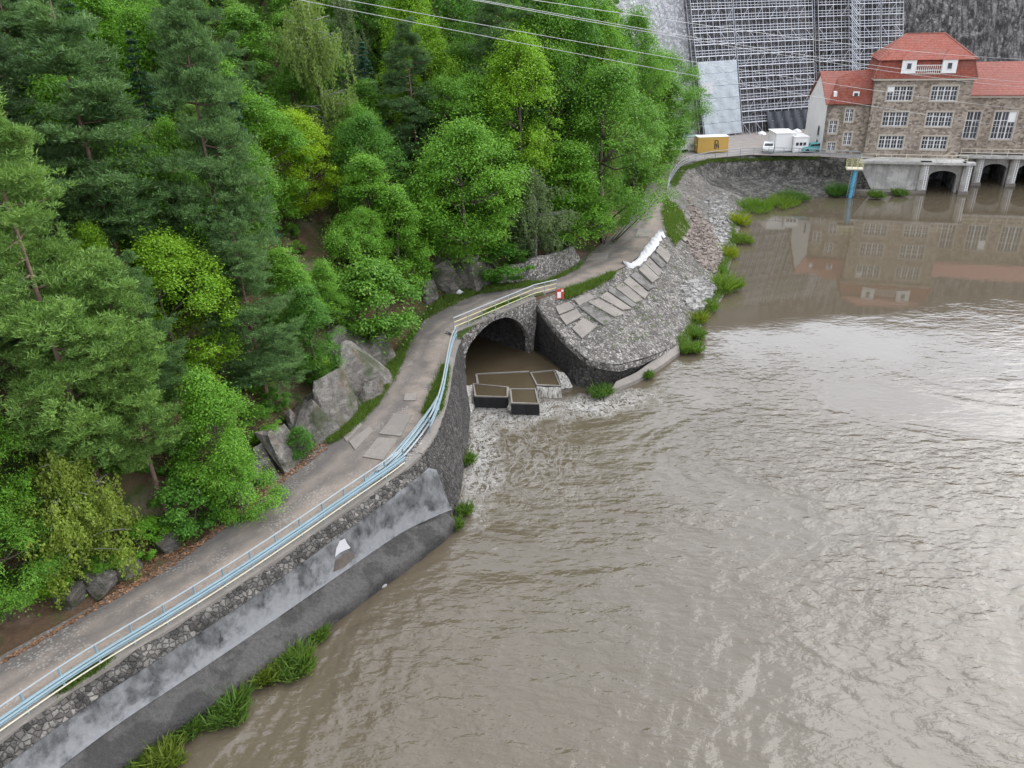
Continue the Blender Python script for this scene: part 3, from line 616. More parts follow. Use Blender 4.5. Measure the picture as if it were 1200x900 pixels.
def window(u0, u1, z0, z1, v, ncas, rows, parent=house, blank=None):
    """stone surround > white frame with glazing bars > dark panes, set back in the wall"""
    w = MB(); t = 0.2
    w.box(u0 - t, u1 + t, v - 0.05, v + 0.1, z1, z1 + t, H); w.box(u0 - t, u1 + t, v - 0.07, v + 0.1, z0 - t, z0, H)
    w.box(u0 - t, u0, v - 0.05, v + 0.1, z0, z1, H); w.box(u1, u1 + t, v - 0.05, v + 0.1, z0, z1, H)
    win = w.build('window', M['surround'], parent)
    f = MB(); vf0, vf1 = v + 0.16, v + 0.26; cw = (u1 - u0) / ncas
    for i in range(ncas + 1):
        x = u0 + i * cw; hw = 0.09 if 0 < i < ncas else 0.07; xa = max(u0, x - hw); xb = min(u1, x + hw); f.box(xa, xb, vf0, vf1, z0, z1, H)
    for z in (z0, z1 - 0.1, z0 + (z1 - z0) * 0.66): f.box(u0, u1, vf0 + 0.012, vf1 - 0.012, z, z + 0.1, H)
    for i in range(ncas):
        xm = u0 + (i + 0.5) * cw; f.box(xm - 0.03, xm + 0.03, vf0 + 0.03, vf1 - 0.03, z0, z1, H)
    for r in range(1, rows):
        z = z0 + (z1 - z0) * 0.66 * r / rows; f.box(u0, u1, vf0 + 0.034, vf1 - 0.034, z, z + 0.05, H)
    f.build('frame', M['frame'], win)
    for i in range(ncas):
        xa, xb = u0 + i * cw, u0 + (i + 1) * cw
        MB().box(xa + 0.07, xb - 0.07, vf1 - 0.02, vf1 + 0.03, z0 + 0.05, z1 - 0.05, H).build('pane', M['glass'], win)
    if blank is not None:
        xa = u0 + blank * cw; MB().box(xa, xa + cw, v + 0.08, v + 0.15, z0 + (z1 - z0) * 0.62, z1, H).build('blanking_panel', M['white'], win)
    return win
# main block
W1 = [(u0, u1, z0, z1) for z0, z1 in ((6.1, 8.1), (9.55, 11.7), (13.35, 15.5)) for u0, u1 in ((1.95, 5.55), (8.2, 11.8))]
wall_front(0, 13.7, 0, ZB, 16.35, W1)
for n, (a, b, c, d) in enumerate(W1): window(a, b, c, d, 0, 4, 2, blank=0 if n == 4 else None)
mb = MB(); mb.box(0, 0.45, 0.45, 13, ZB, 16.35, H); mb.box(13.25, 13.7, 0.45, 13, ZB, 16.35, H); mb.box(0.45, 13.25, 12.5, 13, ZB, 16.35, H); mb.box(0.45, 13.25, 0.45, 12.5, 16.1, 16.3, H)
mb.build('wall', M['ph_stone'], house)
MB().box(-0.35, 14.05, -0.35, 13.35, 16.35, 16.62, H).build('cornice', M['surround'], house)
e0 = [(-0.4, -0.4), (14.1, -0.4), (14.1, 13.4), (-0.4, 13.4)]; e1 = [(0.35, 0.55), (13.35, 0.55), (13.35, 12.4), (0.35, 12.4)]; e2 = [(-0.05, 0.1), (13.75, 0.1), (13.75, 12.9), (-0.05, 12.9)]
rl = [H(a, b, 16.63) for a, b in e0]; rm = [H(a, b, 19.3) for a, b in e1]; ro = [H(a, b, 19.25) for a, b in e2]; r1, r2 = H(4.0, 6.5, 22.7), H(9.6, 6.5, 22.7)
mb = MB()
for i in range(4): j = (i + 1) % 4; mb.poly([rl[i], rl[j], rm[j], rm[i]])
roof_lo = mb.build('roof', M['roof'], house)
mb = MB(); mb.poly([ro[0], ro[1], r2, r1]); mb.poly([ro[1], ro[2], r2]); mb.poly([ro[2], ro[3], r1, r2]); mb.poly([ro[3], ro[0], r1]); mb.poly(ro[::-1])
roof_hi = mb.build('roof', M['roof'], house)
mb = MB()
for a, b in ((r1, r2), (ro[0], r1), (ro[1], r2), (rl[0], rm[0]), (rl[1], rm[1])): mb.tube([a, b], 0.11, 5)
mb.build('ridge_tiles', M['roof_pale'], roof_hi)
for u0 in (3.35, 8.95):                       # white dormers joined by a balcony
    u1 = u0 + 2.0; d = MB(); d.box(u0, u1, -0.28, 2.6, 17.35, 19.25, H); dm = d.build('dormer', M['white'], house)
    f = MB(); f.box(u0 + 0.62, u0 + 1.38, -0.33, -0.281, 17.9, 18.9, H); f.build('frame', M['frame'], dm)
    MB().box(u0 + 0.72, u0 + 1.28, -0.36, -0.331, 18.0, 18.8, H).build('pane', M['glass'], dm)
    ap = H(u0 + 1.0, 2.2, 20.6); b4 = [H(u0 - 0.2, -0.4, 19.26), H(u1 + 0.2, -0.4, 19.26), H(u1 + 0.2, 3.2, 19.5), H(u0 - 0.2, 3.2, 19.5)]; r = MB()
    for i in range(4): r.poly([b4[i], b4[(i + 1) % 4], ap])
    r.poly(b4[::-1]); r.build('dormer_roof', M['roof'], dm)
bl = MB()
for z in (17.75, 18.45): bl.box(5.35, 8.95, -0.2, -0.12, z, z + 0.09, H)
for i in range(13): x = 5.42 + i * 0.285; bl.box(x, x + 0.06, -0.19, -0.13, 17.4, 18.45, H)
bl.build('balcony_railing', M['white'], house)
MB().box(5.36, 8.94, -0.25, 0.5, 17.2, 17.38, H).build('balcony_slab', M['surround'], house)
# left annex: gabled white end wall, steep hipped front
W2 = [(-3.55, -2.4, 10.05, 12.0), (-3.3, -2.15, 6.4, 8.4), (-5.75, -4.6, 8.2, 10.2), (-5.6, -4.4, 5.35, 6.75)]
wall_front(-6.48, 0, 1.0, ZB, 12.75, W2)
for a, b, c, d in W2: window(a, b, c, d, 1.0, 2, 2)
g = MB(); g.prism([H(-6.5, 1.0, ZB), H(-8.9, 11, ZB), H(-8.9, 11, 12.75), H(-7.7, 6.2, 17.0), H(-6.5, 1.0, 12.7)], PU * 0.4); gw = g.build('gable_wall', M['plaster'], house)
for vv, z0 in ((3.2, 5.0), (3.2, 7.2)): MB().box(-7.30, -7.1, vv, vv + 0.9, z0 + 0.4, z0 + 1.8, H).build('pane', M['glass'], gw)
mb = MB(); rt = 0.16
mb.prism([H(-6.75, 0.6, 12.65), H(0, 0.6, 12.65), H(0, 6.2, 17.2), H(-8.0, 6.2, 17.2)], (0, 0, rt)); mb.prism([H(-8.0, 6.2, 17.2), H(0, 6.2, 17.2), H(0, 11.6, 12.65), H(-9.2, 11.6, 12.65)], (0, 0, rt))
mb.build('roof', M['roof_pale'], house)
b0, b1, m0, m1, t0, t1 = H(-6.35, 0.45, 12.82), H(0.05, 0.45, 12.82), H(-4.9, 1.7, 15.2), H(0.05, 1.7, 15.2), H(-2.6, 4.2, 17.6), H(0.05, 4.2, 17.6)
mb = MB(); mb.poly([b0, b1, m1, m0]); mb.poly([m0, m1, t1, t0]); mb.poly([b0, m0, H(-5.4, 5.2, 16.4)]); mb.poly([m0, t0, H(-5.4, 5.2, 16.4)]); mb.poly([t0, t1, H(0.05, 6.2, 17.45), H(-2.6, 6.2, 17.45)]); mb.poly([t0, H(-2.6, 6.2, 17.45), H(-5.4, 5.2, 16.4)])
ar = mb.build('roof', M['roof'], house)
for uu, vv, zz in ((-2.9, 1.05, 13.75), (-5.75, 1.0, 13.75)):
    d = MB(); d.box(uu, uu + 0.95 if uu > -4 else uu + 0.5, vv, vv + 1.6, zz, zz + 0.85, H); dm = d.build('dormer', M['white'], ar)
    if uu > -4: MB().box(uu + 0.2, uu + 0.75, vv - 0.04, vv - 0.002, zz + 0.2, zz + 0.65, H).build('pane', M['glass'], dm)
# turbine hall
HV = 5.5; HE = 13.3; W3 = [(13.75 + 5.0 * k + 0.2, 13.75 + 5.0 * k + 3.2, 7.0, 11.2) for k in range(9)]
wall_front(13.7, 60, HV, ZB, HE, W3)
for n, (a, b, c, d) in enumerate(W3[:4]): window(a, b, c, d, HV, 3, 3, blank=2 if n == 1 else None)
MB().box(13.72, 60, HV - 0.3, HV + 0.05, HE, HE + 0.25, H).build('cornice', M['surround'], house)
mb = MB(); mb.prism([H(13.3, HV - 0.4, HE + 0.26), H(60, HV - 0.4, HE + 0.26), H(60, HV + 6, 18.0), H(13.3, HV + 6, 18.0)], (0, 0, 0.15)); mb.prism([H(13.3, HV + 6, 18.0), H(60, HV + 6, 18.0), H(60, HV + 12.4, HE + 0.26), H(13.3, HV + 12.4, HE + 0.26)], (0, 0, 0.15))
mb.build('roof', M['roof_pale'], house)
MB().box(13.72, 59.5, HV + 0.5, HV + 12, ZB, HE + 0.1, H).build('light_blocker', M['black'], house)  # unseen black boxes added inside the buildings to block light
MB().box(0.6, 13.1, 0.8, 12.3, ZB, 16.0, H).build('light_blocker', M['black'], house)
MB().box(-6.0, -0.1, 1.7, 10.8, ZB, 12.6, H).build('light_blocker', M['black'], house)
# walkway slabs, substructure, piers with arched outlets
MB().box(-0.9, 14.4, -4.3, 0.0, 4.45, 4.8, H).build('walkway_slab', M['conc_pale'], house)
MB().box(14.42, 60, 2.3, HV, 4.45, 4.8, H).build('walkway_slab', M['conc_pale'], house)
MB().box(-0.6, 8.4, -3.2, -0.2, -0.5, 4.44, H).build('substructure', M['conc_pale'], house)
def outlet(u0, u1, v, arch_w, zs, name='outlet'):
    mid = (u0 + u1) / 2; n = 12; w = arch_w / 2; A = [(mid - w * math.cos(math.pi * i / n), zs + 0.85 * math.sin(math.pi * i / n)) for i in range(n + 1)]
    mb = MB(); mb.prism([H(u0, v, -0.5), H(mid - w, v, -0.5)] + [H(a, v, z) for a, z in A[:n // 2 + 1]] + [H(mid, v, 4.43), H(u0, v, 4.43)], PV * 1.0)
    mb.prism([H(mid, v, 4.43)] + [H(a, v, z) for a, z in A[n // 2:]] + [H(mid + w, v, -0.5), H(u1, v, -0.5), H(u1, v, 4.43)], PV * 1.0)
    o = mb.build(name, M['conc_pale'], house)
    prof = [(mid - w, -0.5)] + A + [(mid + w, -0.5)]
    m2 = MB(); m2.grid(np.array([[H(a, v + dd, z) for a, z in prof] for dd in (0.9, 3, 6, 10)])); m2.poly([H(a, v + 10, z) for a, z in prof]); m2.build('draft_tube', M['conc_dark'], o)
def pier(u, v0, v1, w, top):
    mb = MB(); mb.prism([H(u - w, v0 + 0.3, -0.5), H(u - w * 0.4, v0, -0.5), H(u + w * 0.4, v0, -0.5), H(u + w, v0 + 0.3, -0.5), H(u + w, v1, -0.5), H(u - w, v1, -0.5)], (0, 0, top + 0.5))
    o = mb.build('pier', M['conc_pale'], house)
    MB().box(u - w - 0.25, u + w + 0.25, v0 - 0.25, v0 + 1.1, top, top + 0.36, H).build('pier_cap', M['conc_pale'], o)
    MB().box(u - w - 0.12, u + w + 0.12, v0 - 0.12, v1, -0.5, 0.45, H).build('pier_foot', M['conc_slab'], o)
    m2 = MB()
    for s in (-1, 1): m2.box(u + w * 0.5 + s * 0.16 - 0.05, u + w * 0.5 + s * 0.16 + 0.05, v0 - 0.05 , v0 + 0.06, 0.5, top - 0.05, H)
    for k in range(10): z = 0.7 + k * 0.36; m2.box(u + w * 0.5 - 0.11, u + w * 0.5 + 0.11, v0 - 0.03, v0 + 0.05, z, z + 0.07, H)
    m2.build('ladder', M['white'], o)
outlet(9.2, 14.2, -2.6, 3.9, 2.45)
for u in (8.75, 14.75): pier(u, -3.9, -0.3, 0.6, 4.44)
for k in range(8):
    outlet(18.6 + 5 * k, 22.2 + 5 * k, 4.3, 3.4, 2.5)
for k in range(9): pier(17.9 + 5 * k, 3.4, 6.4, 0.6, 4.40)
outlet(15.4, 17.2, 4.4, 1.2, 2.2)
mb = MB()
def fence(u0, u1, v, parent, n, mat='rail_cream'):
    for i in range(n + 1): x = u0 + (u1 - u0) * i / n; MB().box(x - 0.04, x + 0.04, v - 0.04, v + 0.04, 4.8, 5.9, H).build('railing_post', M[mat], parent)
    for z in (5.3, 5.86): MB().box(u0, u1, v - 0.045, v + 0.045, z, z + 0.075, H).build('handrail', M[mat], parent)
fence(-0.7, 14.3, -4.2, house, 7); fence(14.6, 50, 2.45, house, 16)
# masonry apron left of the substructure
mb = MB(); mb.prism([H(-6.5, -3.0, -0.3), H(1.6, -4.0, 0.2), H(-0.95, -4.0, 4.4), H(-6.5, -3.2, 4.6)], PV * 2.0); mb.build('apron_wall', M['masonry'], None, False, 'sloping dark masonry beside the powerhouse substructure', 'wall')
mb = MB(); mb.prism([H(-7, -5.0, 0.35), H(3.0, -5.6, 0.35), H(8.2, -4.3, 0.35), H(8.2, -3.0, 0.35), H(-7, -3.0, 0.35)], (0, 0, -0.9)); mb.build('landing_ledge', M['conc_slab'], None, False, 'low concrete ledge at the water below the powerhouse', 'ledge')
# blue column with a yellow-railed platform
bp = P(996, 229, 0.3); bp = np.array([bp[0], bp[1], 0.0]); col_ = empty('gauge_column', bp, 'blue steel column carrying a small yellow railed platform', 'column')
mb = MB(); mb.tube([bp + [0, 0, -0.4], bp + [0.25, 0, 4.3]], 0.32, 8); mb.build('column', M['blue'], col_)
mb = MB(); mb.tube([bp + [-0.55, -0.1, 0.2], bp + [-0.3, -0.1, 4.2]], 0.06, 5); mb.tube([bp + [0.4, -0.3, 0.2], bp + [0.5, -0.3, 4.2]], 0.06, 5)
for k in range(9): z = 0.5 + k * 0.42; mb.tube([bp + [-0.5, -0.1, z], bp + [0.45, -0.25, z]], 0.035, 4)
mb.build('ladder', M['rail'], col_)
MB().obox(bp + [0.1, 0.2, 4.4], (PU, PV, (0, 0, 1)), (1.2, 0.9, 0.1)).build('platform', M['rail_cream'], col_)
for a in (-1.15, -0.4, 0.4, 1.15):
    for b in (-0.85, 0.85):
        q = bp + [0.1, 0.2, 4.5] + PU * a + PV * b; MB().tube([q, q + [0, 0, 1.2]], 0.05, 5).build('railing_post', M['rail_yellow'], col_)
for z in (5.05, 5.65):
    for b in (-0.85, 0.85):
        q = bp + [0.1, 0.2, z] + PV * b; MB().tube([q - PU * 1.15, q + PU * 1.15], 0.05, 5).build('handrail', M['rail_yellow'], col_)

# ================================================================== SCAFFOLDING on the dam
def scaffold(p0, p1, z1, label, sheet=None, stair=False, dark_foot=None):
    nb_ = max(2, round((p1 - p0) * math.pi / 180 * DR / 1.55)); phs = np.linspace(p0, p1, nb_ + 1)
    root = empty('scaffold', DAM((p0 + p1) / 2, 5, 2.2), label, 'scaffold', 'scaffold bays on the dam face')
    Z = np.arange(5.0, z1 + 0.1, 2.0)
    for off in (2.7, 1.4):
        for p in phs: MB().tube([DAM(p, 5.0, off), DAM(p, z1, off)], 0.06, 5).build('standard', M['steel'], root)
    for z in Z[1:]:
        for off, dz, r in ((2.7, 0.0, 0.085), (2.72, 0.5, 0.04), (2.72, 1.0, 0.05), (1.4, 0.0, 0.05), (1.42, 1.0, 0.04), (1.42, 0.5, 0.035)):
            MB().tube([DAM(p, z + dz, off) for p in phs], r, 4).build('ledger', M['steel'], root)
        MB().grid(np.array([[DAM(p, z + 0.06, o) for p in phs] for o in (2.62, 1.5)])).build('deck', M['deck'], root)
    for zi in range(len(Z) - 1):
        for bi in range(nb_):
            if (zi * 3 + bi * 2) % 4 == 0:
                a, b = (phs[bi], phs[bi + 1]) if (zi + bi) % 2 else (phs[bi + 1], phs[bi])
                MB().tube([DAM(a, Z[zi], 2.74), DAM(b, Z[zi + 1], 2.74)], 0.04, 4).build('brace', M['steel'], root)
    if stair:
        for zi in range(len(Z) - 1):
            a, b = phs[stair], phs[stair + 1]
            mb = MB()
            for o in (3.0, 3.7): mb.tube([DAM(a, Z[zi] + 2, o), DAM(b, Z[zi], o)], 0.09, 4); mb.tube([DAM(a, Z[zi] + 3, o), DAM(b, Z[zi] + 1, o)], 0.05, 4)
            mb.build('stair_flight', M['steel'], root)
        for p in (phs[stair], phs[stair + 1]):
            MB().tube([DAM(p, 5.0, 3.75), DAM(p, z1, 3.75)], 0.065, 5).build('standard', M['steel'], root)
    if sheet:
        zt = 18.2; cols = np.linspace(p0 + 0.05, p1 - 0.05, 17)
        for zi in range(6):
            za, zb = 5.3 + zi * (zt - 5.3) / 6 + 0.05, 5.3 + (zi + 1) * (zt - 5.3) / 6
            G = np.array([[DAM(p, z, 2.9 + 0.09 * math.sin(k * 1.57) + 0.06 * math.sin(z * 2.1 + k)) for k, p in enumerate(cols)] for z in np.linspace(za, zb, 5)])
            MB().grid(G).build('sheet_panel', M['tarp_white'], root, True)
        MB().grid(np.array([[DAM(p, z, 3.05) for p in np.linspace(p0 + 0.15, p0 + 1.3, 4)] for z in (12.6, 14.6)])).build('patch_panel', M['geotextile'], root)
    if dark_foot:
        cols = np.linspace(*dark_foot, 24)
        MB().grid(np.array([[DAM(p, z, 2.85 + 0.12 * math.sin(k * 1.3 + z)) for k, p in enumerate(cols)] for z in (5.1, 6.2, 7.4, 8.6)])).build('dark_sheet', M['dark_tarp'], root, True)
    return root
scaffold(-24.4, -20.45, 34.5, 'scaffold bay hung with a white sheet at its foot', sheet=True)
scaffold(-20.3, -12.9, 34.5, 'wide scaffold with black sheeting along its foot', dark_foot=(-17.8, -13.4))
scaffold(-12.35, -6.7, 34.5, 'scaffold with a zigzag stair tower behind the powerhouse roof', stair=4)
scaffold(-6.55, -4.6, 31.0, 'narrow scaffold bay standing beside the zigzag stair tower')

# ================================================================== YARD THINGS
def FR(p, ang):
    c, s = math.cos(ang), math.sin(ang)
    return lambda a, b, z: np.array([p[0] + a * c - b * s, p[1] + a * s + b * c, p[2] + z])
YA = -0.15
p = P(835, 179.5, 5.0); fr = FR(p, 0.02)
cn = empty('shipping_container', p, 'ochre yellow container with a black monogram beside the yard railing', 'container')
body = MB().box(-2.6, 2.6, 0, 2.4, 0.12, 2.6, fr).build('body', M['yellow'], cn)
mb = MB()
for k in range(26): x = -2.5 + k * 0.196; mb.box(x, x + 0.1, -0.03, 0.0, 0.25, 2.45, fr)
mb.build('corrugation', M['yellow'], body)
for a in (-2.6, 2.48):
    for b in (-0.045, 2.3): MB().box(a, a + 0.12, b, b + 0.12, 0.05, 2.68, fr).build('corner_post', M['yellow'], cn)
MB().box(-2.66, 2.66, -0.06, 2.46, 2.62, 2.7, fr).build('roof', M['white'], cn)
mb = MB(); y0, y1 = -0.08, -0.05            # monogram: R over a Z-like hook
for x0, x1, z0, z1 in ((0.2, 0.32, 0.75, 2.1), (0.32, 0.8, 1.98, 2.1), (0.32, 0.8, 1.42, 1.54), (0.72, 0.86, 1.5, 2.02), (0.32, 0.62, 0.75, 0.87), (0.55, 0.9, 1.1, 1.22), (0.82, 0.96, 0.75, 1.42), (0.45, 0.6, 0.95, 1.42)): mb.box(x0, x1, y0, y1, z0, z1, fr)
mb.build('monogram', M['black'], cn)
p = P(813, 177, 5.0); fr = FR(p, 0.02)
c2 = empty('shipping_container', p, 'pale grey container standing behind the ochre one', 'container')
MB().box(-1.8, 1.2, 0, 2.3, 0.1, 2.3, fr).build('body', M['white'], c2); MB().box(-1.85, 1.25, -0.05, 2.35, 2.31, 2.4, fr).build('roof', M['rail'], c2)
MB().box(1.0, 2.0, -0.3, 0.3, 0.0, 1.9, fr).build('dark_door', M['dark_tarp'], c2)
# site cabins
def cabin(px, py, L, D, Hh, label, wins, ang=-0.06):
    p = P(px, py, 5.0); fr = FR(p, ang); r = empty('site_cabin', p, label, 'cabin')
    b = MB().box(-L / 2, L / 2, 0, D, 0.15, Hh, fr).build('body', M['white'], r)
    rf = MB().box(-L / 2 - 0.1, L / 2 + 0.1, -0.1, D + 0.1, Hh, Hh + 0.14, fr); rf.build('roof', M['plaster'], r)
    for s in (-1, 1): MB().box(s * L / 2 - 0.08, s * L / 2 + 0.08, -0.06, 0.08, 0.05, Hh, fr).build('corner_post', M['frame'], r)
    for w in wins: MB().box(w[0], w[1], -0.04, 0.01, w[2], w[3], fr).build('window', M['glass'], r)
    return r
cabin(919, 178.5, 3.2, 5.0, 3.0, 'larger white site cabin with a blank front', [(1.15, 1.5, 0.2, 2.4)])
cabin(937.5, 179.3, 2.3, 4.0, 2.5, 'smaller white site cabin with three dark window squares', [(-0.85, -0.4, 1.2, 1.7), (-0.25, 0.2, 1.2, 1.7), (0.35, 0.8, 1.2, 1.7)])
# white car
def car(px, py, ang, label, body_m):
    p = P(px, py, 5.0); fr = FR(p, ang); r = empty('parked_car', p, label, 'car')
    prof = [(-2.1, 0.35), (-2.15, 0.75), (-1.95, 0.95), (-1.2, 1.02), (-0.75, 1.45), (0.9, 1.5), (1.6, 1.05), (2.1, 0.9), (2.15, 0.4)]
    MB().prism([fr(a, -0.85, z) for a, z in prof], fr(0, 1.7, 0) - fr(0, 0, 0)).build('body', M[body_m], r)
    for s in (-0.87, 0.852):
        MB().prism([fr(a, s, z) for a, z in ((-1.05, 1.05), (-0.68, 1.4), (0.85, 1.43), (1.35, 1.05))], fr(0, 0.018, 0) - fr(0, 0, 0)).build('window', M['glass'], r)
        for a in (-1.35, 1.35):
            c = fr(a, s * 0.98, 0.33); MB().tube([c - (fr(0, 0.1, 0) - fr(0, 0, 0)), c + (fr(0, 0.1, 0) - fr(0, 0, 0))], 0.33, 12).build('wheel', M['rubber'], r)
    MB().prism([fr(-1.17, -0.7, 1.05), fr(-1.17, 0.7, 1.05), fr(-0.79, 0.65, 1.44), fr(-0.79, -0.65, 1.44)], fr(-0.03, 0, 0.02) - fr(0, 0, 0)).build('windscreen', M['glass'], r)
    for s in (-0.6, 0.6): MB().box(-2.19, -2.1, s - 0.18, s + 0.18, 0.66, 0.82, fr).build('headlight', M['frame'], r)
    return r
car(900.5, 177.5, 1.2, 'white car parked beside the larger site cabin', 'white')
car(951.5, 178.0, 0.15, 'dark teal car parked against the annex wall', 'teal')
# small white digger by the trees
p = P(799, 178.5, 5.0); fr = FR(p, 0.3); dg = empty('mini_digger', p, 'small white digger parked under the trees', 'digger')
MB().box(-0.6, 0.6, -0.5, 0.6, 0.5, 1.0, fr).build('chassis', M['white'], dg)
cabp = MB().prism([fr(a, -0.45, z) for a, z in ((-0.5, 1.0), (0.5, 1.0), (0.4, 2.3), (-0.4, 2.3))], fr(0, 0.9, 0) - fr(0, 0, 0)).build('cab', M['white'], dg)
MB().box(-0.33, 0.33, -0.48, -0.451, 1.35, 2.1, fr).build('window', M['glass'], cabp)
for s in (-0.62, 0.4): MB().prism([fr(a, s, z) for a, z in ((-0.75, 0.1), (0.75, 0.1), (0.85, 0.3), (0.7, 0.52), (-0.7, 0.52), (-0.85, 0.3))], fr(0, 0.25, 0) - fr(0, 0, 0)).build('track', M['rubber'], dg)
MB().tube([fr(0.55, -0.1, 0.9), fr(1.1, -0.2, 1.9), fr(1.7, -0.3, 1.2)], 0.09, 6).build('boom', M['white'], dg)
MB().prism([fr(1.55, -0.5, 1.25), fr(1.95, -0.5, 1.2), fr(1.85, -0.5, 0.8), fr(1.5, -0.5, 0.9)], fr(0, 0.45, 0) - fr(0, 0, 0)).build('bucket', M['rail_white'], dg)
# heaps and bags at the scaffold foot
def heap(px, py, z, s, name, mat, label, cat, seed, flat=0.6):
    c = P(px, py, z); rg = np.random.default_rng(seed); bm = bmesh.new()
    for q in rg.normal(size=(22, 3)): q = q / np.linalg.norm(q) * (0.75 + 0.25 * rg.random()); bm.verts.new((q[0] * s, q[1] * s, max(q[2], -0.15) * s * flat))
    bmesh.ops.convex_hull(bm, input=bm.verts); bmesh.ops.subdivide_edges(bm, edges=bm.edges, cuts=1, use_grid_fill=True, smooth=0.3)
    me = bpy.data.meshes.new(name); bm.to_mesh(me); bm.free(); o = link_mesh(name, me, M[mat], None, tuple(c)); return tag(o, label, cat)
heap(893, 157.5, 5, 0.9, 'building_sack', 'white', 'white building sack at the scaffold foot beside the black sheeting', 'sack', 3, 0.8)
heap(866, 155.5, 5, 1.1, 'gravel_heap', 'greystone', 'low heap of pale spoil under the white scaffold sheet', 'heap', 4, 0.4)
heap(935, 154.5, 5, 1.3, 'building_sack', 'white', 'white sacks heaped near the annex gable', 'sack', 5, 0.6)
heap(833, 157.5, 5, 0.9, 'tool_box', 'red', 'small red heap of equipment behind the ochre container', 'equipment', 6, 0.7)
heap(820, 158.5, 5, 1.2, 'folded_tarpaulin', 'teal', 'teal tarpaulin heap behind the pale grey container', 'tarpaulin', 8, 0.8)
heap(842, 156.5, 5, 0.8, 'clipped_bush', 'spruce', 'dark green round bush behind the ochre container', 'bush', 9, 1.3)

# ================================================================== VEGETATION
def leaf_mesh(name, C, D, Nn, L, W, tint, mat, extra=None):
    """diamond leaves: centre C, pointing D, normal Nn, length L, width W"""
    D = D / (np.linalg.norm(D, axis=1)[:, None] + 1e-9); S = np.cross(D, Nn); S /= (np.linalg.norm(S, axis=1)[:, None] + 1e-9); U = np.cross(S, D)
    n = len(C); L = np.broadcast_to(L, (n,))[:, None]; W = np.broadcast_to(W, (n,))[:, None]
    V = np.stack([C - D * L * 0.5, C + S * W * 0.5 + U * W * 0.12, C + D * L * 0.5 - U * L * 0.08, C - S * W * 0.5 + U * W * 0.12], 1).reshape(-1, 3)
    me = bpy.data.meshes.new(name); me.vertices.add(4 * n); me.vertices.foreach_set('co', V.astype(np.float32).ravel())
    me.loops.add(4 * n); me.loops.foreach_set('vertex_index', np.arange(4 * n, dtype=np.int32)); me.polygons.add(n)
    me.polygons.foreach_set('loop_start', np.arange(0, 4 * n, 4, dtype=np.int32)); me.polygons.foreach_set('loop_total', np.full(n, 4, dtype=np.int32))
    me.update(calc_edges=True); at = me.attributes.new('tint', 'FLOAT', 'POINT'); at.data.foreach_set('value', np.repeat(np.clip(tint, 0, 1), 4).astype(np.float32))
    me.materials.append(mat); return me
def unit(n, rg):
    v = rg.normal(size=(n, 3)); return v / np.linalg.norm(v, axis=1)[:, None]
def wood_mesh(name, limbs, mat):
    mb = MB()
    for pts, r in limbs: mb.tube(pts, r, 6 if r[0] > 0.06 else 4)
    me = bpy.data.meshes.new(name); me.from_pydata(mb.v, [], mb.f); me.update(); me.polygons.foreach_set('use_smooth', [True] * len(me.polygons)); me.materials.append(mat); return me
def bend(a, b, rg, k=0.12, n=5, sag=0.0):
    a, b = np.asarray(a, float), np.asarray(b, float); L = np.linalg.norm(b - a); o = rg.normal(size=3) * L * k; t = np.linspace(0, 1, n)[:, None]
    return a * (1 - t) + b * t + o * (t * (1 - t) * 2) + np.array([0, 0, -sag * L]) * t * t

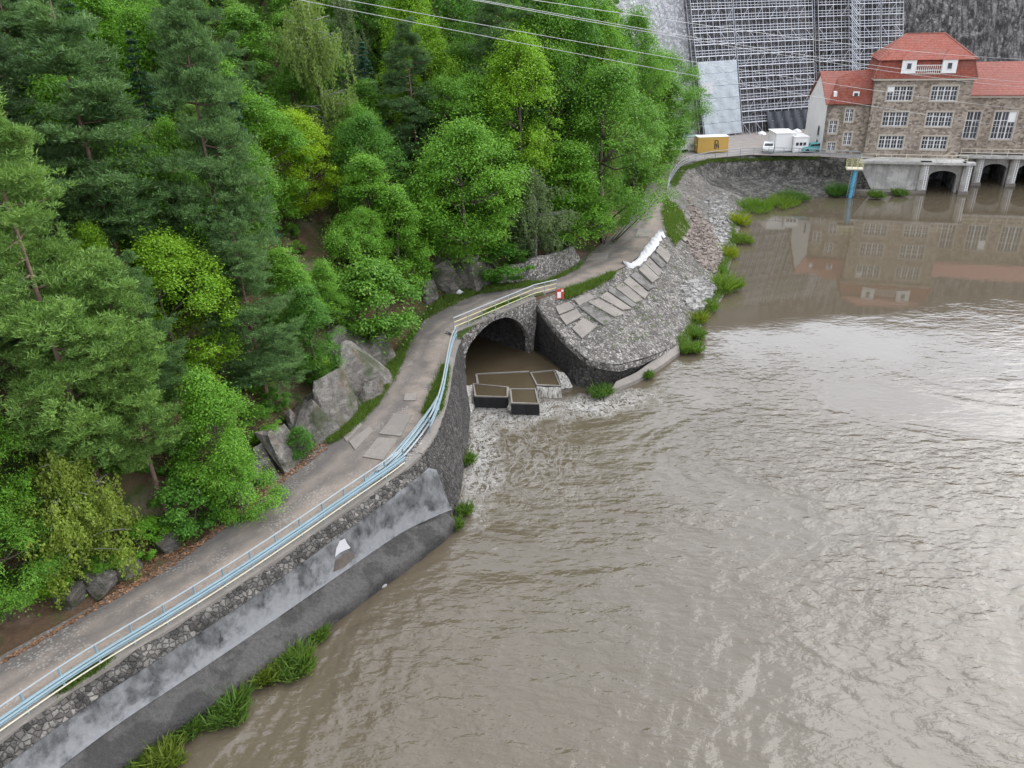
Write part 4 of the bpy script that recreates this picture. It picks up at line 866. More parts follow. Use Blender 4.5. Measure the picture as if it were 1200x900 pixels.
def broadleaf(seed, Ht=12.0, R=3.4, base=0.1, nclump=150, per=270, lf=0.175, egg=0.45, mat='leaf', bark='bark', droop=0.0):
    rg = np.random.default_rng(seed); limbs = []; tr = bend((0, 0, -0.5), (rg.normal() * 0.4, rg.normal() * 0.4, Ht * 0.86), rg, 0.03, 8); limbs.append((tr, np.linspace(0.02 * Ht, 0.03, 8)))
    cs = []; zb = Ht * base
    lob = [(rg.uniform(0, 6.28), rg.uniform(0.25, 0.95), rg.uniform(0.45, 1.5)) for _ in range(12)]
    for i in range(nclump):
        h = rg.random() ** 0.85; prof = math.sin(math.pi * min(1, (h * (1 - egg) + egg * h ** 0.6) * 0.92 + 0.06)) ** 0.7
        a = rg.uniform(0, 6.28); lobe = 1.0
        for la, lh, ls in lob:
            w = math.exp(-((math.cos(a - la) - 1) ** 2) * 3 - ((h - lh) / 0.22) ** 2); lobe += w * (ls - 0.9)
        rr = R * prof * min(max(lobe, 0.5), 1.45) * (0.45 + 0.55 * rg.random() ** 0.4); cs.append((math.cos(a) * rr, math.sin(a) * rr, zb + h * (Ht - zb) * 0.95, rg.uniform(0.35, 1.15) * R * 0.3, rg.normal() * 0.5))
    for c in cs[::5]:
        hz = max(zb * 0.6, c[2] - rg.uniform(0.8, 2.2) * Ht / 12); k = min(7, int(hz / (Ht * 0.86) * 7)); limbs.append((bend(tr[k], c[:3], rg, 0.12, 4), np.linspace(0.006 * Ht, 0.012, 4)))
    C, D, Nn, T = [], [], [], []
    for x, y, z, r, tt in cs:
        n = int(per * (r / (R * 0.26)) ** 1.6); d = unit(n, rg); d[:, 2] = np.where(d[:, 2] < -0.3, -d[:, 2] * 0.6, d[:, 2]); q = r * (0.35 + 0.65 * rg.random(n) ** 0.5)
        off = d * q[:, None] * [1.0, 1.0, 0.8]; p = np.array([x, y, z]) + off + np.where(rg.random(n) < 0.3, 0.5, 0.14)[:, None] * r * rg.normal(size=(n, 3))
        C.append(p); out = d * [1, 1, 0.2] + 0.5 * unit(n, rg) - [0, 0, 0.25 + droop]; D.append(out); Nn.append(np.array([0, 0, 1.0]) + 0.45 * d + 0.55 * unit(n, rg))
        T.append(0.45 + 0.2 * tt + 0.16 * rg.normal(size=n))
    C, D, Nn, T = map(np.concatenate, (C, D, Nn, T)); n = len(C)
    return leaf_mesh('crown', C, D, Nn, lf * rg.uniform(0.7, 1.25, n), lf * 0.62 * rg.uniform(0.8, 1.2, n), T, M[mat]), wood_mesh('trunk', limbs, M[bark]), Ht, R * 2.1
def pine(seed, Ht=18.0, R=3.4, bare=0.28):
    rg = np.random.default_rng(seed); limbs = []; tr = bend((0, 0, -0.6), (rg.normal() * 0.5, rg.normal() * 0.5, Ht * 0.98), rg, 0.03, 12); limbs.append((tr, np.linspace(0.0115 * Ht, 0.03, 12)))
    C, D, Nn, T = [], [], [], []; h = bare
    while h < 1.0:
        k = h * 11; i = min(10, int(k)); b = tr[i] + (tr[i + 1] - tr[i]) * (k - i)
        rel = (h - bare) / (1 - bare); env = R * (0.35 + 0.65 * math.sin(math.pi * min(1, 0.22 + 0.78 * rel)) ** 0.8) * (1.0 - 0.35 * rel)
        for _ in range(rg.integers(3, 5)):
            if rg.random() < 0.12: continue
            a = rg.uniform(0, 6.28); L = env * rg.uniform(0.55, 1.15); e = b + [math.cos(a) * L, math.sin(a) * L, L * rg.uniform(-0.08, 0.28)]
            path = bend(b, e, rg, 0.07, 5); limbs.append((path, np.linspace(0.055, 0.012, 5))); tt = rg.normal() * 0.4
            side = np.array([-math.sin(a), math.cos(a), 0])
            m = int(12 + 11 * L)
            for s in rg.uniform(0.28, 1.05, m):
                q = b + (e - b) * s + side * rg.normal() * 0.26 * L * (0.4 + s * 0.6) + [0, 0, 0.12 + 0.18 * rg.normal()]
                n = 40; d = unit(n, rg); d[:, 2] = np.abs(d[:, 2]) * 0.9 + 0.05; d += 0.35 * np.array([math.cos(a), math.sin(a), 0.1])
                C.append(q + d * 0.16 + 0.12 * rg.normal(size=(n, 3)) * [1, 1, 0.5]); D.append(d); Nn.append(unit(n, rg) + [0, 0, 0.4]); T.append(0.45 + 0.2 * tt + 0.15 * rg.normal() + 0.12 * rg.normal(size=n))
        h += rg.uniform(0.022, 0.042)
    for _ in range(6):   # dead stubs on the bare stem
        k = rg.uniform(0.15, bare) * 11; b = tr[int(k)]; a = rg.uniform(0, 6.28); limbs.append((bend(b, b + [math.cos(a) * 1.1, math.sin(a) * 1.1, rg.uniform(-0.5, 0.1)], rg, 0.25, 4), np.linspace(0.018, 0.006, 4)))
    C, D, Nn, T = map(np.concatenate, (C, D, Nn, T)); n = len(C)
    return leaf_mesh('crown', C, D, Nn, 0.26 * rg.uniform(0.6, 1.25, n), 0.04, T, M['needle']), wood_mesh('trunk', limbs, M['pine_bark']), Ht, R * 2.1
def spruce(seed, Ht=12.0, R=2.1):
    rg = np.random.default_rng(seed); tr = bend((0, 0, -0.5), (0, 0, Ht), rg, 0.01, 8); limbs = [(tr, np.linspace(0.014 * Ht, 0.015, 8))]; C, D, Nn, T = [], [], [], []; h = 0.08
    while h < 0.985:
        env = R * (1 - h) ** 0.85 + 0.1
        for _ in range(7):
            a = rg.uniform(0, 6.28); L = env * rg.uniform(0.7, 1.12); b = np.array([0, 0, h * Ht]); e = b + [math.cos(a) * L, math.sin(a) * L, -0.22 * L + 0.1]; side = np.array([-math.sin(a), math.cos(a), 0])
            if L > 0.8: limbs.append((bend(b, e, rg, 0.03, 3), np.linspace(0.03, 0.008, 3)))
            n = int(50 + 75 * L); s = rg.random(n) ** 0.7; w = 0.34 * L * (1.15 - s) + 0.06; off = rg.normal(size=n) * w * 0.6
            C.append(b + (e - b) * s[:, None] + side * off[:, None] + 0.05 * rg.normal(size=(n, 3)) - np.array([0, 0, 0.12]) * (np.abs(off) / (w + 0.01))[:, None])
            D.append((e - b)[None] / L + side * (np.sign(off) * 0.8)[:, None] + 0.3 * unit(n, rg) + np.array([0, 0, 0.1])); Nn.append(np.array([0, 0, 1.0]) + 0.5 * unit(n, rg)); T.append(0.3 + 0.55 * s + 0.12 * rg.normal(size=n))
        h += rg.uniform(0.028, 0.045)
    C, D, Nn, T = map(np.concatenate, (C, D, Nn, T)); n = len(C)
    return leaf_mesh('crown', C, D, Nn, 0.24 * rg.uniform(0.7, 1.2, n), 0.075, T, M['spruce']), wood_mesh('trunk', limbs, M['bark']), Ht, R * 2
def birch(seed, Ht=13.0, R=2.8, hang=1.6, strands=420):
    rg = np.random.default_rng(seed); tr = bend((0, 0, -0.5), (rg.normal() * 0.5, rg.normal() * 0.5, Ht * 0.95), rg, 0.04, 9); limbs = [(tr, np.linspace(0.013 * Ht, 0.02, 9))]; C, D, Nn, T = [], [], [], []
    tips = []
    for _ in range(44):
        h = rg.uniform(0.25, 0.97); k = h * 8; i = min(7, int(k)); b = tr[i] + (tr[i + 1] - tr[i]) * (k - i); a = rg.uniform(0, 6.28); L = R * math.sin(math.pi * min(1, 0.18 + 0.8 * h)) ** 0.7 * rg.uniform(0.5, 1.1)
        e = b + [math.cos(a) * L, math.sin(a) * L, L * rg.uniform(0.05, 0.6)]; pth = bend(b, e, rg, 0.1, 5, 0.15); limbs.append((pth, np.linspace(0.04, 0.01, 5))); tips.append((pth, rg.normal() * 0.5))
    for _ in range(strands):
        pth, tt = tips[rg.integers(len(tips))]; p = pth[rg.integers(1, 5)] + rg.normal(size=3) * [0.45, 0.45, 0.25]; L = hang * rg.uniform(0.4, 1.15); n = int(30 * L) + 8; s = np.sort(rg.random(n)); sw = rg.normal(size=2) * 0.22
        C.append(p + np.column_stack([sw[0] * s, sw[1] * s, -L * s]) + 0.1 * rg.normal(size=(n, 3))); D.append(np.column_stack([rg.normal(size=n) * 0.6, rg.normal(size=n) * 0.6, -np.ones(n)])); Nn.append(unit(n, rg) + [0, 0, 0.3]); T.append(0.5 + 0.18 * tt + 0.18 * rg.normal(size=n))
    C, D, Nn, T = map(np.concatenate, (C, D, Nn, T)); n = len(C)
    return leaf_mesh('crown', C, D, Nn, 0.17 * rg.uniform(0.7, 1.25, n), 0.11, T, M['birch_leaf']), wood_mesh('trunk', limbs, M['birch_bark']), Ht, R * 2.1
KIT = {'broad': [broadleaf(21), broadleaf(22, 12, 3.0, 0.08, 150, 270, 0.16, 0.7), broadleaf(23, 12, 3.9, 0.12, 180, 290, 0.18, 0.3), broadleaf(24, 12, 2.7, 0.06, 140, 270, 0.16, 0.55), broadleaf(25, 12, 3.3, 0.1, 160, 290, 0.155, 0.4)],
       'pine': [pine(31), pine(32, 18, 3.8, 0.2), pine(33, 18, 3.0, 0.34)], 'spruce': [spruce(41), spruce(42, 12, 2.6)], 'birch': [birch(51), birch(52, 13, 3.2, 2.2, 460)],
       'weeping': [birch(53, 8, 3.1, 2.0, 620)], 'shrub': [broadleaf(61, 3.0, 1.5, 0.02, 44, 300, 0.12, 0.3), broadleaf(62, 2.6, 1.7, 0.0, 44, 300, 0.11, 0.2), broadleaf(63, 3.2, 1.3, 0.0, 40, 320, 0.13, 0.5)]}
NAMES = {'broad': 'broadleaf_tree', 'pine': 'pine_tree', 'spruce': 'spruce_tree', 'birch': 'birch_tree', 'weeping': 'weeping_birch', 'shrub': 'shrub'}
def plant(kind, var, loc, ht, wd, col, label, cat, group=None, rot=None):
    crown, trunk, h0, w0 = KIT[kind][var % len(KIT[kind])]; o = empty(NAMES[kind], loc, label, cat, group)
    sz, sx = ht / h0, wd / w0; o.scale = (sx, sx, sz); o.rotation_euler = (0, 0, random.uniform(0, 6.28) if rot is None else rot)
    c = link_mesh('crown', crown, None, o); c.color = (*col, 1); t = link_mesh('trunk', trunk, None, o); t.scale = (1, 1, 1)
    return o
G_ = {'deep': (0.62, 0.78, 0.75), 'mid': (0.85, 0.95, 0.8), 'fresh': (1.0, 1.1, 0.8), 'lime': (1.35, 1.25, 0.6), 'yellow': (1.9, 1.5, 0.42), 'grey': (0.95, 0.9, 1.25), 'pale': (1.2, 1.15, 0.95), 'sun': (1.5, 1.35, 0.7), 'blue': (0.9, 1.15, 1.6), 'pine': (0.95, 1.0, 0.95), 'pinelight': (1.35, 1.35, 0.85), 'pinedark': (0.7, 0.75, 0.75)}  # 'sun' is the weeping birch's own yellow-green leaf colour
PLACED = []; LANDMARK = []
def by_pixel(kind, var, bx, by, top, wpx, col, label, cat='tree', group=None):
    h, n = cast(HBVH, bx, by)
    if h is None: return
    p = np.array(h); lo, hi = 0.5, 45.0
    for _ in range(30):
        m = (lo + hi) / 2
        if Q(p + [0, 0, m])[1] > top: lo = m
        else: hi = m
    dp = depth_of(p + [0, 0, lo * 0.5]); w = wpx * dp / FPX
    plant(kind, var, p - [0, 0, 0.15], lo, w, G_[col], label, cat, group); PLACED.append((p[0], p[1], w * 0.5)); LANDMARK.append((p, label))
T_ = [('broad', 0, 665, 225, -40, 100, 'deep', 'tall deep green tree filling the gap under the cable pair'), ('pine', 1, 585, 215, -60, 110, 'pine', 'tall blue-green pine above the overhead cables at the wood top'), ('broad', 4, 640, 235, -30, 90, 'mid', 'tall mid green tree rising beside the pale feathery birch'), ('broad', 2, 735, 215, 14, 80, 'mid', 'dense green tree covering the foot of the cleaned dam face'),
      ('broad', 1, 690, 215, -25, 80, 'fresh', 'tall fresh green tree against the cleaned dam face'),('pine', 1, 118, 575, 95, 215, 'pinelight', 'tall bright yellow-green pine with bare orange stem above the near road'),
      ('pine', 0, 195, 600, 300, 120, 'pinelight', 'soft green pine standing beside the tall yellow-green pine'),
      ('pine', 2, 165, 385, -35, 170, 'pine', 'tall blue-green pine with a long brown stem on the slope'),
      ('pine', 0, 292, 425, -15, 135, 'pine', 'slender pine with a dark bare stem beside the earth slip'),
      ('pine', 1, 318, 478, 255, 115, 'pine', 'bushy light pine above the grey rock outcrop'),
      ('broad', 3, 238, 345, 130, 62, 'fresh', 'narrow fresh green tree squeezed between two pines'),
      ('spruce', 0, 168, 350, 256, 48, 'blue', 'small blue-green young spruce in a dark gap'),
      ('broad', 0, 268, 590, 432, 105, 'fresh', 'fresh green leafy tree at the rock foot beside the road'),
      ('weeping', 0, 98, 668, 525, 135, 'sun', 'small yellow-green weeping birch hanging over the roadside rocks'),
      ('broad', 1, 12, 655, 455, 95, 'fresh', 'bright leafy tree with horizontal sprays above the dark hollow'),
      ('broad', 4, 10, 722, 570, 110, 'mid', 'low dense leafy tree at the end of the near verge'),
      ('broad', 2, 548, 322, 143, 125, 'fresh', 'broad bright green tree above the dark roadside rock'),
      ('birch', 0, 626, 312, 188, 85, 'grey', 'grey-green drooping tree in front of the rubble retaining wall'),
      ('broad', 0, 668, 300, 165, 110, 'fresh', 'mid green rounded tree above the rubble retaining wall'),
      ('broad', 4, 708, 285, 72, 120, 'mid', 'tall deep green tree at the bend of the road'),
      ('broad', 1, 612, 258, 32, 95, 'lime', 'tall yellow-green tree rising through the overhead cables'),
      ('birch', 1, 706, 240, -20, 60, 'pale', 'pale feathery birch standing tall behind the road bend'),
      ('broad', 3, 762, 205, 55, 85, 'mid', 'tall leafy tree at the top of the road below the dam'),
      ('broad', 2, 774, 190, 62, 80, 'mid', 'rounded leafy tree touching the white scaffold sheet'),
      ('broad', 1, 768, 198, 100, 58, 'lime', 'bright yellow-green tree beside the yard entrance'),
      ('broad', 0, 738, 228, 128, 70, 'mid', 'leafy tree overhanging the upper road'),
      ('broad', 3, 470, 350, 212, 82, 'fresh', 'upright bright green tree beside the dark rock'),
      ('shrub', 0, 440, 400, 308, 105, 'mid', 'large rounded grey-green bush above the grass verge'),
      ('broad', 4, 362, 258, 128, 85, 'yellow', 'yellow-leaved young maple at the head of the earth slip'),
      ('birch', 1, 392, 205, -35, 95, 'pale', 'tall pale weeping birch high on the slope'),
      ('broad', 1, 530, 230, 85, 70, 'mid', 'mid green tree below the lowest overhead cable'),
      ('shrub', 2, 222, 618, 560, 70, 'deep', 'dark leafy bush on the rocks by the near road'),
      ('shrub', 1, 285, 603, 540, 70, 'fresh', 'bright bush hanging over the near road edge'),
      ('shrub', 0, 355, 535, 500, 36, 'deep', 'small dark bush growing in a cleft of the grey rock'),
      ('shrub', 2, 590, 322, 285, 70, 'deep', 'dark bush at the upper end of the rubble retaining wall'),
      ('broad', 3, 345, 400, 285, 75, 'fresh', 'loose fresh green sapling below the earth slip'),
      ('shrub', 1, 415, 330, 262, 60, 'fresh', 'green bush growing on the bare earth slip'),
      ('broad', 1, 760, 212, 150, 46, 'lime', 'small yellow-green tree hugging the upper road edge')]
for a in T_: by_pixel(*a, cat='bush' if a[0] == 'shrub' else 'tree')
COLW = {'deep': 'deep green', 'mid': 'mid green', 'fresh': 'fresh green', 'lime': 'yellow-green', 'yellow': 'yellow', 'grey': 'grey-green', 'pale': 'pale green', 'blue': 'blue-green', 'pine': 'blue-green', 'pinelight': 'light green', 'pinedark': 'dark green'}
SHORT = {'tall bright yellow-green pine': 'bare-stemmed yellow-green pine'}
def place_words(p, d, own=''):
    """relation to the nearest individually described tree or bush"""
    k = min(range(len(LANDMARK)), key=lambda i: np.hypot(*(LANDMARK[i][0] - p)[:2])); lp, lb = LANDMARK[k]; ld = edge_dist(lp[:2])[0][0]
    w = lb.split(); cut = next((i for i, x in enumerate(w) if i > 1 and x in ('with', 'standing', 'on', 'above', 'beside', 'squeezed', 'in', 'at', 'hanging', 'rising', 'touching', 'overhanging', 'growing', 'high', 'below', 'hugging')), len(w))
    rel = 'upslope of' if d - ld > 3 else 'downslope of' if ld - d > 3 else 'beside'
    return rel + ' the ' + ' '.join(w[:min(cut, 6)])
# the rest of the wood
SLIP = [(342, 205), (380, 240), (402, 300), (392, 345), (350, 300)]
def skyline(x): return float(np.interp(x, [0, 705, 724, 736, 770, 800, 812, 818, 824], [-400, -300, -30, 18, 24, 34, 66, 110, 900]))
rg = np.random.default_rng(5); cand = []
for _ in range(16000):
    x, y = rg.uniform(-75, 34), rg.uniform(14, 165)
    cand.append((x, y))
cz, cd = hill_z(np.array(cand)); kept = []
LAB = {'pine': 'dark pine crowded among the others on the wooded slope', 'spruce': 'dark conical spruce crowded among the pines on the slope', 'broad': 'leafy green tree crowded among the others on the wooded slope', 'birch': 'pale drooping birch crowded among the others on the wooded slope'}
GRP = {'pine': 'pines filling the hillside wood', 'spruce': 'spruces filling the hillside wood', 'broad': 'broadleaf trees filling the hillside wood', 'birch': 'birches filling the hillside wood'}
PL = np.array(PLACED)
for (x, y), z, d in zip(cand, cz, cd):
    if d < 3.2 or d > 55 or len(kept) > 285: continue
    p = np.array([x, y, z]); px, py = Q(p)
    if not (-140 < px < 828 and -130 < py < 720): continue
    if 325 < px < 415 and 195 < py < 380: continue
    gap = 2.55 + 0.055 * d
    if any((x - a) ** 2 + (y - b) ** 2 < gap * gap for a, b in kept): continue
    if (np.hypot(PL[:, 0] - x, PL[:, 1] - y) < np.minimum(PL[:, 2] * 0.75, 3.0)).any(): continue
    r = rg.random()
    if px < 330: kind = 'pine' if r < 0.42 else 'broad' if r < 0.74 else 'spruce' if r < 0.9 else 'birch'
    else: kind = 'broad' if r < 0.7 else 'pine' if r < 0.8 else 'spruce' if r < 0.88 else 'birch'
    near = min(1.0, (d - 2) / 8)
    ht = {'pine': 15, 'broad': 10.5, 'spruce': 11, 'birch': 11}[kind] * rg.uniform(0.7, 1.2) * (0.55 + 0.45 * near); wd = ht * {'pine': 0.42, 'broad': 0.55, 'spruce': 0.38, 'birch': 0.45}[kind] * rg.uniform(0.9, 1.2)
    if y > 80: ht *= 1.35; wd *= 1.15
    wd = min(wd, 2 * (d - 0.3)); hwp = wd * 0.5 * FPX / max(depth_of(p), 10)
    if px + hwp > (790 if py > 150 else 815): continue
    tp = Q(p + [0, 0, ht])
    if 340 - hwp * 0.7 < (px + tp[0]) / 2 < 400 + hwp * 0.7 and py > 235 and tp[1] < 300 and d < 12: continue
    lim = max(skyline(tp[0]), skyline(tp[0] + 12))
    while tp[1] < lim and ht > 3: ht *= 0.9; wd *= 0.94; tp = Q(p + [0, 0, ht])
    if ht <= 3: continue
    kept.append((x, y)); cols_ = {'pine': ['pine', 'pinelight', 'pinedark', 'pine'], 'broad': ['mid', 'fresh', 'deep', 'mid', 'lime'], 'spruce': ['deep', 'mid', 'blue'], 'birch': ['mid', 'pale', 'grey']}[kind]
    cn_ = cols_[int(rg.integers(len(cols_)))]; size = ('young' if ht < 7 else 'tall' if ht > 12 else 'middling') + (' spreading' if wd / ht > {'pine': 0.46, 'broad': 0.6, 'spruce': 0.41, 'birch': 0.5}[kind] else ' slim' if wd / ht < {'pine': 0.4, 'broad': 0.52, 'spruce': 0.36, 'birch': 0.43}[kind] else '')
    lab_ = f"{size} {COLW[cn_]} { {'pine': 'pine', 'spruce': 'spruce', 'broad': 'leafy tree', 'birch': 'birch'}[kind]} {place_words(p, d)}"
    plant(kind, int(rg.integers(10)), p - [0, 0, 0.2], ht, wd, G_[cn_], lab_, 'tree', GRP[kind])
# undergrowth bushes along the foot of the slope and in the gaps
ns = 0; sp = []
for (x, y), z, d in zip(cand[::-1], cz[::-1], cd[::-1]):
    if d < 1.3 or d > 24 or ns >= 180: continue
    px, py = Q((x, y, z))
    if not (-40 < px < 790 and 60 < py < 760): continue
    if 296 < px < 462 and 375 < py < 570 and d < 7: continue
    if 495 < px < 700 and 295 < py < 350 and d < 5: continue
    if 90 < px < 215 and 635 < py < 720 and d < 4: continue
    if 348 < px < 400 and 215 < py < 320: continue
    if any((x - a) ** 2 + (y - b) ** 2 < 2.6 for a, b in sp): continue
    sp.append((x, y)); ns += 1; h = rg.uniform(0.9, 3.0) * (0.45 + 0.55 * min(1, d / 5)); col = ['mid', 'deep', 'fresh', 'fresh', 'grey'][int(rg.integers(5))]
    plant('shrub', int(rg.integers(3)), (x, y, z - 0.1), h, min(h * rg.uniform(1.0, 1.5), 2 * d - 0.6), G_[col], f"{'low' if h < 1.4 else 'waist-high' if h < 2 else 'large'} {COLW[col]} undergrowth bush {place_words(np.array([x, y, z]), d)}", 'bush', 'undergrowth bushes')

for (x, y), z, d in zip(cand[3::2], cz[3::2], cd[3::2]):      # and thicker along the roadside
    if d < 1.4 or d > 5.5 or ns >= 290: continue
    px, py = Q((x, y, z))
    if not (-40 < px < 785 and 60 < py < 790): continue
    if 296 < px < 462 and 375 < py < 570 and (d < 2.6 or rg.random() < 0.45): continue
    if 495 < px < 700 and 300 < py < 350: continue
    if any((x - a) ** 2 + (y - b) ** 2 < 1.6 for a, b in sp): continue
    sp.append((x, y)); ns += 1; h = rg.uniform(1.0, 2.6) * (0.5 + 0.5 * min(1, d / 4)); col = ['mid', 'fresh', 'fresh', 'lime', 'deep'][int(rg.integers(5))]
    plant('shrub', int(rg.integers(3)), (x, y, z - 0.1), h, min(h * rg.uniform(1.1, 1.6), 2 * d - 0.5), G_[col], f"{'low' if h < 1.4 else 'waist-high' if h < 2 else 'large'} {COLW[col]} roadside bush {place_words(np.array([x, y, z]), d)}", 'bush', 'undergrowth bushes')
# grass, leaf litter and weeds
def blades(name, base, hgt, per, mat, seed, lean=0.5, wid=0.05, label=None, cat=None, col=(1, 1, 1), kind=None, group=None, parent=None, spread=0.15):
    rg = np.random.default_rng(seed); base = np.repeat(np.asarray(base, float), per, 0); n = len(base); hh = np.repeat(np.broadcast_to(hgt, (n // per,)), per) * rg.uniform(0.5, 1.2, n)
    o = base.mean(0); d = unit(n, rg) * lean; d[:, 2] = 1.0; base = base + rg.normal(size=(n, 3)) * [spread, spread, 0.0]
    me = leaf_mesh(name, base - o + d * (hh * 0.45)[:, None], d, unit(n, rg) * [1, 1, 0.2], hh, wid * rg.uniform(0.7, 1.5, n), 0.45 + 0.25 * rg.normal(size=n), M[mat])
    ob = link_mesh(name, me, None, parent, tuple(o)); ob.color = (*col, 1); return tag(ob, label, cat, group, kind)
def in_poly(px, py, poly):
    c = False; j = len(poly) - 1
    for i in range(len(poly)):
        if (poly[i][1] > py) != (poly[j][1] > py) and px < (poly[j][0] - poly[i][0]) * (py - poly[i][1]) / (poly[j][1] - poly[i][1]) + poly[i][0]: c = not c
        j = i
    return c
def scatter_px(poly, n, bvhs, seed):
    rg = np.random.default_rng(seed); a = np.array(poly); out = []; tries = 0
    while len(out) < n and tries < n * 12:
        tries += 1; px, py = rg.uniform(a[:, 0].min(), a[:, 0].max()), rg.uniform(a[:, 1].min(), a[:, 1].max())
        if not in_poly(px, py, poly): continue
        best = None
        for b in bvhs:
            h, nn = cast(b, px, py)
            if h is not None and (best is None or (Vector(CAM) - h).length < (Vector(CAM) - best).length): best = h
        if best is not None: out.append(tuple(best))
    return np.array(out)
GR = [('bright grass verge under the grey rock outcrop', [(385, 520), (400, 500), (440, 465), (462, 420), (480, 395), (500, 368), (478, 405), (462, 440), (440, 475), (405, 510)], 900, 0.32),
      ('grass verge at the foot of the dark rock and rubble wall', [(492, 378), (515, 350), (560, 335), (640, 330), (678, 312), (690, 300), (700, 290), (676, 316), (640, 333), (560, 345), (520, 362)], 700, 0.3),
      ('mossy grass between the near road and its railing', [(60, 820), (95, 785), (135, 770), (100, 800)], 160, 0.2),
      ('grass strip between the road and the bent railing', [(497, 485), (512, 450), (522, 425), (524, 440), (516, 480), (505, 492)], 500, 0.25),
      ('tall grass above the paved bank beside the warning sign', [(660, 343), (690, 330), (720, 320), (716, 327), (680, 345), (662, 352)], 320, 0.5),
      ('bright grass patch on the bank above the broken planks', [(779, 232), (800, 250), (806, 268), (792, 290), (782, 275), (777, 252)], 500, 0.5),
      ('grass fringe along the upper road edge', [(735, 262), (755, 225), (768, 200), (760, 200), (748, 222), (728, 260)], 300, 0.4),
      ('yellowish grass fringe under the yard railing', [(785, 215), (797, 197), (830, 187), (960, 184), (960, 187), (832, 191), (803, 201), (790, 222)], 500, 0.35),
      ('grass fringe along the tunnel parapet', [(536, 396), (556, 378), (577, 361), (600, 352), (640, 344), (640, 348), (600, 357), (580, 366), (560, 383), (540, 400)], 350, 0.25)]
shore = [(800, 408), (812, 394), (830, 369), (848, 345), (852, 318), (860, 291), (866, 264), (878, 248), (905, 240), (945, 235)]
GR.append(('ragged grass and reeds along the shore of the paved bank', shore + [(x - 9, y - 5) for x, y in shore[::-1]], 420, 0.5))
GR.append(('sparse weeds rooted in the joints of the paved bank', [(700, 335), (760, 300), (800, 270), (850, 240), (850, 300), (820, 360), (790, 395), (720, 415), (690, 380)], 60, 0.25))
for n_, (lb, poly, cnt, hg) in enumerate(GR):
    q = scatter_px(poly, int(cnt * 1.6), [HBVH, SBVH, ROADBVH], 100 + n_)
    if len(q): blades('verge_grass', q, hg, 14, 'grass', 200 + n_, 0.7, 0.035, lb, 'grass', (1.0, 1.0, 0.8), 'stuff')
ql = scatter_px([(0, 775), (100, 718), (130, 690), (200, 640), (260, 600), (300, 575), (330, 545), (390, 505), (385, 525), (300, 592), (200, 666), (100, 722), (0, 780)], 2600, [HBVH, ROADBVH], 77)
rg = np.random.default_rng(3); n = len(ql); o = ql.mean(0)
me = leaf_mesh('leaf_litter', ql - o + [0, 0, 0.03], unit(n, rg) * [1, 1, 0.15], np.array([0, 0, 1.0]) + 0.35 * unit(n, rg), 0.17, 0.12, rg.random(n), M['litter'])
tag(link_mesh('leaf_litter', me, None, None, tuple(o)), 'rusty brown fallen leaves along the inner road edge', 'leaves', None, 'stuff')
# herb layer on the slope
cc = [(x, y, z + 0.1) for (x, y), z, d in zip(cand, cz, cd) if 1.5 < d < 45 and fnoise(np.array([x, y]), 0.3, 17, 2) > -0.15 and not (335 < Q((x, y, z))[0] < 410 and 200 < Q((x, y, z))[1] < 345)][:3600]
cc = np.repeat(np.array(cc), 16, 0); rg = np.random.default_rng(8); n = len(cc); cc[:, :2] += rg.normal(size=(n, 2)) * 0.5; cc[:, 2] = hill_z(cc[:, :2])[0] + rg.uniform(0.05, 0.5, n)
me = leaf_mesh('undergrowth', cc, unit(n, rg) * [1, 1, 0.4], np.array([0, 0, 1.0]) + 0.6 * unit(n, rg), 0.26, 0.15, 0.4 + 0.25 * rg.normal(size=n), M['leaf'])
tag(link_mesh('undergrowth', me, None), 'low green herbs covering the forest floor', 'undergrowth', None, 'stuff')
# weed clumps at the water's edge, each its own
def clump(px, py, z, wpx, hgt, label, col, seed, n=60, mat='grass'):
    c = P(px, py, z); r = wpx * depth_of(c) / FPX * 0.5; rg = np.random.default_rng(seed); a = rg.uniform(0, 6.28, n); q = r * np.sqrt(rg.random(n))
    b = np.column_stack([c[0] + np.cos(a) * q, c[1] + np.sin(a) * q, np.full(n, z)])
    hg = hgt * (1.15 - 0.6 * (q / r) ** 2) * rg.uniform(0.5, 1.5, n)
    lean_ = rg.uniform(-0.35, 0.35, 2); b[:, 0] += lean_[0] * q; b[:, 1] += lean_[1] * q * 1.6 + 0.25 * r * np.sin(3 * a + seed)
    return blades('weed_clump', b, hg, 16, 'grass', seed + 1, 1.1, 0.055, label, 'weeds', col, None, 'weed clumps at the water edge', None, 0.12)
for i, (px, py, w, h, lb) in enumerate([(345, 775, 40, 0.8, 'large round weed clump below the ledge'), (271, 832, 46, 0.8, 'broad weed clump below the ledge, largest of a row'), (308, 797, 26, 0.55, 'small weed tuft between the two large clumps under the ledge'),
        (371, 746, 16, 0.5, 'little weed tuft under the ledge beside the round clump'), (222, 855, 26, 0.55, 'small weed tuft beside the broad clump under the ledge'), (192, 888, 44, 0.7, 'trailing weed clump at the low end of the ledge'), (153, 902, 30, 0.6, 'weed tuft against the ledge end, thin and low')]):
    clump(px, py, 0.05, w, h, lb, [(1.0, 1.05, 0.8), (0.85, 0.95, 0.75), (1.25, 1.05, 0.7)][i % 3], 300 + i, 90)
